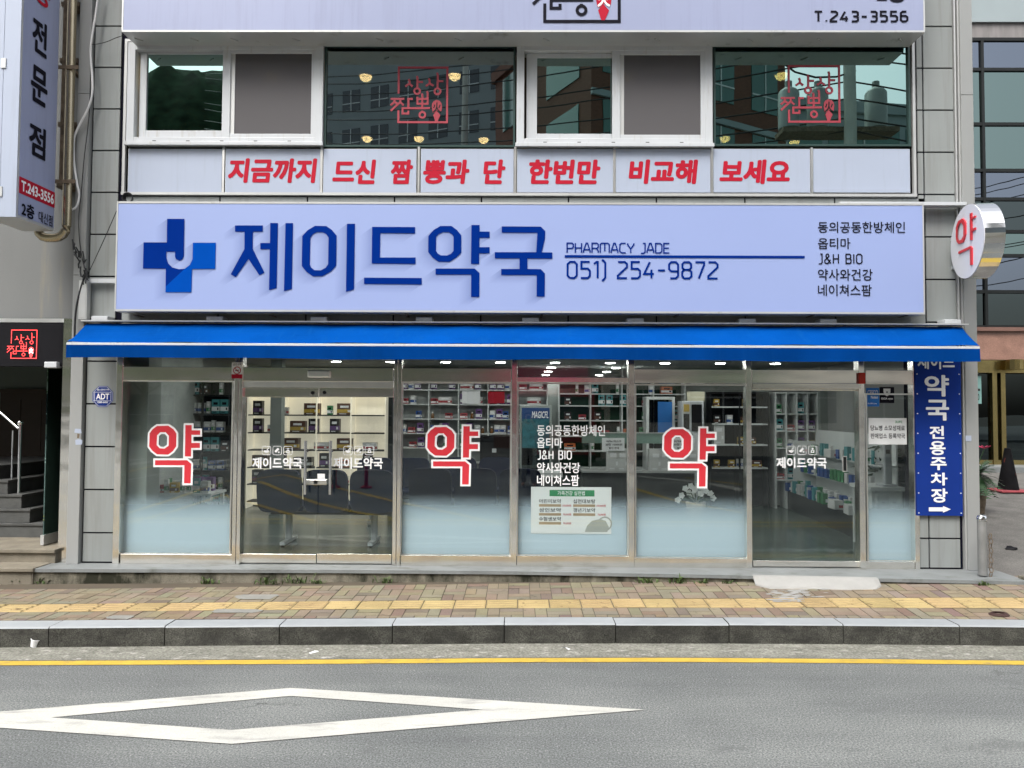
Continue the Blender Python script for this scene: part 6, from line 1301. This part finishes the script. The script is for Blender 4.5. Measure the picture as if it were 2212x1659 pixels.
for k in range(60):
    a = r2.uniform(0,6.28); el = r2.uniform(-.3,1.2); c_ = Vector((P.x, P.y, hz-.35-r2.uniform(0,.7))); e = Vector((math.cos(a)*math.cos(el), math.sin(a)*math.cos(el), math.sin(el)))*r2.uniform(.25,.5); s_ = Vector((-math.sin(a), math.cos(a), 0))*.035
    q.face([c_, c_+e*.5+s_, c_+e-Vector((0,0,.06)), c_+e*.5-s_])
part('foliage', q, m_palm, ip)
# warm pendant lamps of the restaurant upstairs
pd = thing('pendant_lamp', 'x', 'lamp', (0,0,0)); q = MB(); q.lathe([(.001,-.075),(.045,-.066),(.078,-.036),(.09,0),(.085,.004)], (0,0,0), 16); part('glowing_bowl', q, m_warm, pd, smooth=True); q = MB(); q.tube([(0,0,.0),(0,0,.3)], .008, 6); q.lathe([(.108,.0),(.05,.05),(.01,.06)], (0,0,0), 14); part('cap_and_rod', q, m_dark, pd)
PL = [(587,168,2.3,'behind the first insect screen'),(790,170,2.3,'upper left in the second upstairs window'),(982,168,2.3,'upper right in the second upstairs window, beside the seal'),(793,303,4.6,'lower left corner of the second upstairs window'),(905,303,4.6,'low in the second upstairs window under the seal'),(1045,306,4.6,'lower right of the second upstairs window'),(1353,168,2.3,'behind the second insect screen'),(1688,167,2.3,'upper middle of the fourth upstairs window'),(1566,303,4.6,'lower left corner of the fourth upstairs window'),(1716,312,4.6,'cut by the bottom edge of the fourth upstairs window')]
for i, (u, v, Y, lab) in enumerate(PL):
    P = at(u, v-5, Y); lab = 'warm glowing half-round lamp ' + lab; z = P.z
    if i == 0: pd.location = P; pd['label'] = lab; pd['group'] = 'warm lamps upstairs'
    else: copy_tree(pd, P, None, lab, 'warm lamps upstairs')

for C in list(CART.values()):
    if C[0] is not None and not C[1]:
        for k in list(C[0].children): bpy.data.objects.remove(k)
        bpy.data.objects.remove(C[0])
# ================================================================== ACROSS THE STREET (seen mirrored in the glass and steel)
def mir(u, v, Yv, plane=.05):                           # the real place of something seen mirrored at pixel (u, v), Yv metres beyond the glass
    P = at(u, v, plane+Yv); return Vector((P.x, plane-Yv, P.z))
fw = MB(); fw.box(4.0, 60, -60, -17.5, -.1, .22); fw.box(-60, 4.0, -60, -31, -.1, .22); struct('far_pavement', fw, m_slab)
def block(name, label, c, w_, d_, h_, rz, mw, mg, storeys, cols_, win=(.62,.55), ground=0, band=None):
    o = thing(name, label, 'building', (c[0], c[1], .15)); R = Matrix.Rotation(rz, 3, 'Z'); O = Vector((c[0], c[1], 0))
    def bx(q, x0, x1, y0, y1, z0, z1): q.obox(O+R@Vector(((x0+x1)/2,(y0+y1)/2,0))+Vector((0,0,(z0+z1)/2)), R@Vector(((x1-x0)/2,0,0)), R@Vector((0,(y1-y0)/2,0)), Vector((0,0,(z1-z0)/2)))
    q = MB(); bx(q, -w_/2, w_/2, -d_/2, d_/2, .1, h_); part('wall', q, mw, o)
    q = MB(); bx(q, -w_/2-.15, w_/2+.15, -d_/2-.15, d_/2+.15, h_, h_+.5); part('roof', q, mw, o)
    sh = (h_-ground)/storeys; wc = w_/cols_
    for j in range(storeys):
        z0 = ground+sh*j+sh*.25
        if band: q = MB(); bx(q, -w_/2-.02, w_/2+.02, d_/2, d_/2+.12, ground+sh*j-.12, ground+sh*j+.12); part('floor_band', q, band, o)
        if j >= 9: continue
        for k in range(cols_):
            xm = -w_/2+wc*(k+.5); q = MB(); bx(q, xm-wc*win[0]/2, xm+wc*win[0]/2, d_/2-.05, d_/2+.03, z0, z0+sh*win[1]); wdw = part('window', q, mg, o)
            q = MB(); bx(q, xm-.03, xm+.03, d_/2+.03, d_/2+.06, z0, z0+sh*win[1]); bx(q, xm-wc*win[0]/2, xm+wc*win[0]/2, d_/2+.03, d_/2+.055, z0+sh*.18, z0+sh*.18+.06); part('sash_bar', q, m_alu, wdw)
        nd = max(2, int(d_/3.2)); dc_ = d_/nd
        for sgn in (-1, 1):
            for k in range(nd):
                ym = -d_/2+dc_*(k+.5); q = MB(); bx(q, sgn*w_/2-.04, sgn*w_/2+.04, ym-dc_*.3, ym+dc_*.3, z0, z0+sh*win[1]); part('window', q, mg, o)
    return o
m_beige = mat('beige_render', (.45,.42,.35), .8, 0, .06, .8); m_cream2 = mat('cream_render', (.85,.79,.66), .8, 0, .06, .8); m_brickw = mat('red_brown_brick', (.15,.065,.045), .8, 0, .2, 6, .3, 30, .3, (1,1,6)); m_win = mat('dark_window', (.018,.024,.03), .08, 0, .1, .5, spec=.8); m_wing = mat('green_window', (.03,.12,.10), .1, 0, .1, .5, spec=.8); m_bluew = mat('blue_glass_wall', (.03,.05,.08), .1, 0, .2, .5, spec=.8)
m_towr = mat('grey_beige_tower', (.24,.27,.28), .8, 0, .06, .8); P = mir(935, 318, 44); block('apartment_block', 'tall beige apartment block across the road, mirrored in the second upstairs window', (P.x+1.5, -48), 20, 16, 46, R_(20), m_towr, m_win, 17, 9)
P = mir(715, 318, 40); block('glass_tower', 'dark blue glass tower mirrored at the left end of the second upstairs window', (P.x-1, -50), 5, 6, 48, R_(12), m_bluew, m_win, 14, 2)
P = mir(1255, 300, 20); block('brick_building', 'red brown brick building with green windows, mirrored in the second white window', (P.x+2.8, -24.5), 10, 8, 17, R_(-28), m_brickw, m_wing, 4, 4, (.6,.7), 3.2, m_offp)
block('pale_office', 'pale panelled office with long green windows, mirrored in the fourth upstairs window', (20, -30), 22, 10, 15, R_(-8), m_offp, m_wing, 4, 6, (.92,.55), 3, m_offp)
sh1 = block('shop_row', 'low cream shop row across the road, mirrored in the steel headers on the right', (11.5, -21), 17, 6, 5.0, 0, m_cream2, m_win, 1, 6, (.82,.24), .2)
q = MB(); q.box(5.5, 9.0, -17.9, -17.7, 2.7, 3.3); part('green_signboard', q, m_green_p, sh1); q = MB(); q.box(14.5, 17.5, -17.9, -17.7, 2.7, 3.4); part('red_signboard', q, m_red, sh1)
block('low_building', 'low grey building across the road on the left, mirrored in the first shop window', (-17, -38.5), 24, 7, 6.5, 0, m_beige, m_win, 2, 5)
# wooded hills
def hill(nm, c, rx, ry, h_, mt, seed, nx=170, ny=30):
    q = MB(); g = []
    for j in range(ny+1):
        for i in range(nx+1):
            x, y = lerp(-1, 1, i/nx), lerp(-1, 1, j/ny); e = max(0, 1-x*x)*max(0, 1-y*y); p = Vector((c[0]+x*rx, c[1]+y*ry, 0))
            z = h_*e*(.8+.35*noise.noise(p*.012+Vector((seed,0,0)))) + (2.6*noise.noise(p*.13) + 1.8*noise.noise(p*.40) + 1.2*noise.noise(p*.9))*min(1, e*4); g.append((p.x, p.y, z-1))
    q.v = g
    for j in range(ny):
        for i in range(nx): a = j*(nx+1)+i; q.f.append((a, a+1, a+nx+2, a+nx+1)); q.m.append(0); q.c.append(None)
    return struct(nm, q, mt, True)
P = mir(430, 150, 150); m_hill = mat('wooded_slope', (.016,.032,.018), .95, 0, .6, .35, .8, .8, .03)
hill('hill', (P.x-8, -165), 150, 50, P.z*1.20, m_hill, 2.0)
P = mir(345, 128, 260); hill('far_hill', (P.x+30, -300), 160, 50, P.z*1.12, mat('hazy_slope', (.10,.15,.15), .95, 0, .25, .12, spec=.03), 5.0)
# trees
def make_tree(nm, lab, h_, cr, seed, mt):
    o = thing(nm, lab, 'tree', (0,0,0)); r = random.Random(seed); q = MB()
    q.tube([(0,0,0),(.05,.03,h_*.3),(.02,.1,h_*.55)], .16, 9, r1=.08); tips = []
    for k in range(7):
        a = k*.95; b_ = Vector((.03,.06,h_*r.uniform(.3,.5))); e = b_+Vector((math.cos(a)*cr*.6, math.sin(a)*cr*.6, h_*r.uniform(.12,.3))); q.tube([b_, b_.lerp(e,.5)+Vector((0,0,.2)), e], .06, 6, r1=.02); tips.append(e)
    tips += [Vector((r.gauss(0,cr*.4), r.gauss(0,cr*.4), h_*r.uniform(.55,.92))) for _ in range(9)]
    part('trunk', q, m_trunk, o); q = MB()
    for c_ in tips:
        R0 = cr*r.uniform(.32,.55)
        for k in range(230):
            d = Vector((r.gauss(0,1), r.gauss(0,1), r.gauss(0,.8))).normalized()*R0*r.random()**.4; p = c_+d; a = Vector((r.gauss(0,1), r.gauss(0,1), r.gauss(0,.5))).normalized()*r.uniform(.07,.14); b_ = a.cross(Vector((r.gauss(0,1), r.gauss(0,1), r.gauss(0,1)))).normalized()*r.uniform(.04,.08)
            q.face([p-a, p-b_, p+a, p+b_])
    part('crown', q, mt, o); return o
t1_ = make_tree('street_tree', 'x', 7.5, 3.6, 1, m_leaf2)
TS = [((-8.0,-32),0),((-14.5,-33),1.3),((-20.5,-32),2.6),((-1.8,-33),4.1),((5.2,-18.4),.7),((-27,-33),3.3)]
wn = ['straight across from the double doors','mirrored left of the double doors','mirrored above the first shop window','beyond the red truck','beside the shop row','farthest left of the street trees']
for i, ((x, y), a) in enumerate(TS):
    lab = 'bright green street tree across the road, ' + wn[i]
    if i == 0: t1_.location = (x, y, .1); t1_['label'] = lab; t1_['group'] = 'street trees across the road'
    else: copy_tree(t1_, (x, y, .1), a, lab, 'street trees across the road')
# red truck
tk = thing('red_truck', 'red cab-over truck parked across the road, mirrored in the fourth window', 'truck', (1.1, -12.5, .1)); m_truck = mat('red_truck_paint', (.42,.015,.04), .25, 0, .04, 1, spec=.6)
X0, X1, YF_ = -.15, 2.05, -11.6
q = MB(); prof = [(YF_,.55),(YF_+.02,1.25),(YF_-.22,2.25),(YF_-.45,2.42),(YF_-1.9,2.42),(YF_-1.9,.55)]
q.face([(X0,y,z) for y,z in prof]); q.face([(X1,y,z) for y,z in prof][::-1])
for a, b in zip(prof, prof[1:]+prof[:1]): q.face([(X0,*a),(X0,*b),(X1,*b),(X1,*a)])
part('cab', q, m_truck, tk, bev=.05)
q = MB(); q.face([(X0+.12,YF_+.015-.02,1.32),(X1-.12,YF_+.015-.02,1.32),(X1-.16,YF_-.17,2.18),(X0+.16,YF_-.17,2.18)]); q.v = [(a,b+.03,c) for a,b,c in q.v]; part('windscreen', q, m_win, tk)
q = MB(); q.box(X0, X1, YF_-5.6, YF_-2.0, .85, 3.5); part('cargo_box', q, mat('pink_tarpaulin', (.62,.05,.16), .5, 0, .1, 1), tk, bev=.03)
q = MB(); q.box(X0-.02, X1+.02, YF_-.05, YF_+.08, .42, .62); part('bumper', q, m_dark, tk, bev=.02); q = MB(); q.box(X0+.3, X1-.3, YF_+.02, YF_+.03, .75, .95); part('grille', q, m_dark, tk)
for x in (X0+.2, X1-.2):
    q = MB(); q.box(x-.14, x+.14, YF_+.0, YF_+.04, .72, .92); part('headlight', q, m_chrome, tk, bev=.02)
    for y in (YF_-.9, YF_-4.4): q = MB(); q.tube([(x-.12,y,.45),(x+.12,y,.45)], .38, 18); wl_ = part('wheel', q, m_black, tk); q = MB(); q.tube([(x-.13,y,.45),(x+.13,y,.45)], .2, 14); part('rim', q, m_alu, wl_)
for x in (X0-.16, X1+.16): q = MB(); q.box(x-.1, x+.1, YF_-.12, YF_-.06, 1.5, 1.85); part('mirror', q, m_dark, tk, bev=.02)
# utility poles, transformers, wires, bollards
def pole(lab, x, y, h_, trans):
    o = thing('utility_pole', lab, 'utility pole', (x, y, .1), 'utility poles across the road'); q = MB(); q.tube([(x,y,.1),(x,y,h_)], .19, 14, r1=.13); part('post', q, mat('pale_pole_concrete', (.46,.46,.42), .8), o)
    for z in (h_-.5, h_-1.4): q = MB(); q.box(x-1.0, x+1.0, y-.05, y+.05, z-.05, z+.05); part('cross_arm', q, m_rust, o)
    if trans:
        for dx in (-1.35, -.62, .85): q = MB(); q.lathe([(.20,0),(.26,.05),(.26,.95),(.21,1.02),(.09,1.1),(.09,1.25)], (x+dx, y-.45, h_-3.2), 14); part('transformer', q, mat('grey_transformer', (.30,.32,.31), .5), o, smooth=True)
        q = MB(); q.box(x-1.6, x+1.3, y-.75, y-.15, h_-3.32, h_-3.2); part('platform', q, m_rust, o)
    return o
PA = mir(1833, 150, 10); pole('concrete utility pole with grey transformers, mirrored in the fourth upstairs window', PA.x, PA.y, PA.z+1.8, True)
PB = mir(1005, 200, 26); pole('concrete utility pole mirrored beside the seal of the second upstairs window', PB.x, PB.y, PB.z+4, False)
m_wire = mat('overhead_wire', (.012,.012,.013), .6); r = random.Random(9)
for k in range(9):
    a = Vector((PB.x-14, PB.y-4, PB.z-1.5+.55*k+r.uniform(-.2,.2))); b = Vector((PA.x, PA.y, PA.z-1.5+.45*k+r.uniform(-.2,.2))); c_ = Vector((b.x+16, b.y+2, b.z+r.uniform(-1,1))); q = MB()
    for p0, p1 in ((a, b), (b, c_)): q.tube([p0.lerp(p1, t/10)-Vector((0,0,1.0*4*(t/10)*(1-t/10))) for t in range(11)], .022, 5)
    single('overhead_wire', q, m_wire, 'black overhead wire sagging between the poles across the road', 'wire', tuple(b), 'overhead wires across the road')
q = MB(); pts = [mir(1830, 120, 10)+Vector((-.6+1.1*math.cos(t*.5), 0, .6*math.sin(t*.5))) for t in range(12)]; q.tube(pts, .025, 6); single('wire_loop', q, m_wire, 'loop of spare black cable at the pole mirrored in the fourth upstairs window', 'wire', tuple(pts[0]))
tb_ = thing('traffic_post', 'x', 'traffic post', (0,0,0)); q = MB(); q.lathe([(.13,0),(.13,.03),(.045,.05),(.04,.72),(.02,.75)], (0,0,0), 14); part('post', q, m_red, tb_, smooth=True); q = MB(); q.lathe([(.047,.5),(.047,.6)], (0,0,0), 14); part('reflective_band', q, m_paint, tb_)
for i, (u, lab) in enumerate(((722,'left of the pair mirrored in the right door leaf'),(790,'right of the pair mirrored in the right door leaf'))):
    P = mir(u, 1092, 8.4); P.z = zr(P.y); lab = 'red flexible traffic post ' + lab
    if i == 0: tb_.location = P; tb_['label'] = lab; tb_['group'] = 'red traffic posts'
    else: copy_tree(tb_, P, None, lab, 'red traffic posts')
# the person taking the picture, just behind the camera
def person():
    px, py, z0 = .22, -8.62, zr(-8.62); o = thing('person', 'person in a grey top and light trousers raising a phone, mirrored in the fourth window', 'person', (px, py, z0))
    J = {'hip':(0,0,.92),'wst':(0,0,1.08),'chs':(0,.01,1.30),'nk':(0,.01,1.47),'hd':(0,.03,1.56),'top':(0,.02,1.70),
         'shl':(-.17,0,1.42),'ell':(-.23,.13,1.20),'wrl':(-.10,.26,1.46),'hal':(-.06,.30,1.52),'shr':(.17,0,1.42),'elr':(.23,.13,1.20),'wrr':(.10,.26,1.46),'har':(.06,.30,1.52),
         'hpl':(-.09,0,.88),'knl':(-.10,.02,.48),'anl':(-.11,-.01,.09),'tol':(-.12,.15,.04),'hpr':(.09,0,.88),'knr':(.11,.02,.48),'anr':(.13,-.01,.09),'tor':(.15,.15,.04)}
    Rd = dict(hip=.14,wst=.125,chs=.14,nk=.055,hd=.085,top=.07,shl=.062,ell=.042,wrl=.03,hal=.035,shr=.062,elr=.042,wrr=.03,har=.035,hpl=.085,knl=.058,anl=.04,tol=.035,hpr=.085,knr=.058,anr=.04,tor=.035)
    E_ = [('hip','wst'),('wst','chs'),('chs','nk'),('nk','hd'),('hd','top'),('chs','shl'),('shl','ell'),('ell','wrl'),('wrl','hal'),('chs','shr'),('shr','elr'),('elr','wrr'),('wrr','har'),('hip','hpl'),('hpl','knl'),('knl','anl'),('anl','tol'),('hip','hpr'),('hpr','knr'),('knr','anr'),('anr','tor')]
    ks = list(J); me = bpy.data.meshes.new('body'); me.from_pydata([J[k] for k in ks], [(ks.index(a), ks.index(b)) for a, b in E_], [])
    b = bpy.data.objects.new('body', me); COL.objects.link(b); b.parent = o; me.materials.append(mat('skin_tone', (.45,.28,.2), .5))
    b.modifiers.new('skin', 'SKIN'); sv = me.skin_vertices[0].data
    for i, k in enumerate(ks): sv[i].radius = (Rd[k], Rd[k]*(.8 if k in ('hip','wst','chs') else 1)); sv[i].use_root = (k == 'hip')
    s_ = b.modifiers.new('sub', 'SUBSURF'); s_.levels = s_.render_levels = 2
    off = Vector((px, py, z0))
    def wear(nm, chain, grow, mt):
        q = MB()
        for c_ in chain: pts = [off+Vector(J[k]) for k in c_]; 
        for c_ in chain:
            for a, bb in zip(c_, c_[1:]): q.tube([off+Vector(J[a]), off+Vector(J[bb])], Rd[a]+grow, 12, r1=Rd[bb]+grow)
        part(nm, q, mt, o, smooth=True)
    wear('grey_top', [('hip','wst','chs'),('chs','shl'),('chs','shr'),('shl','ell'),('shr','elr')], .018, mat('grey_shirt', (.22,.24,.22), .9))
    wear('trousers', [('hip','hpl','knl','anl'),('hip','hpr','knr','anr')], .02, mat('light_trousers', (.42,.42,.38), .9))
    q = MB(); q.ball(off+Vector((0,.0,1.63)), .108, 0, 14, 10, 1.05); q.v = [(a, min(b_, py+.035) if c_ < z0+1.66 else b_, c_) for a, b_, c_ in q.v]; part('hair', q, m_black, o, smooth=True)
    for sx in (-1, 1):
        q = MB()
        for f in range(4): L_ = (.055,.065,.06,.045)[f]; b0 = off+Vector((sx*(.075-.01*f*0), .30, 1.50+.016*f)); q.tube([b0, b0+Vector((-sx*.02,.03,.004)), b0+Vector((-sx*.045,.022,.006)) if L_ > .05 else b0+Vector((-sx*.035,.022,.004))], .0085, 7)
        b0 = off+Vector((sx*.055,.285,1.495)); q.tube([b0, b0+Vector((-sx*.02,-.02,.03)), b0+Vector((-sx*.025,-.02,.055))], .0095, 7); part('fingers', q, b.data.materials[0], o, smooth=True)
    ph = thing('phone', 'dark phone held up in both hands by the mirrored person', 'phone', (px, py+.31, z0+1.49)); q = MB(); q.box(px-.04, px+.04, py+.315, py+.325, z0+1.47, z0+1.62); part('case', q, m_black, ph, bev=.004); q = MB(); q.box(px-.036, px+.036, py+.3125, py+.3148, z0+1.476, z0+1.614); part('screen', q, m_dark, ph)
person()
# the camera stands just in front of the phone: keep both clear of the lens
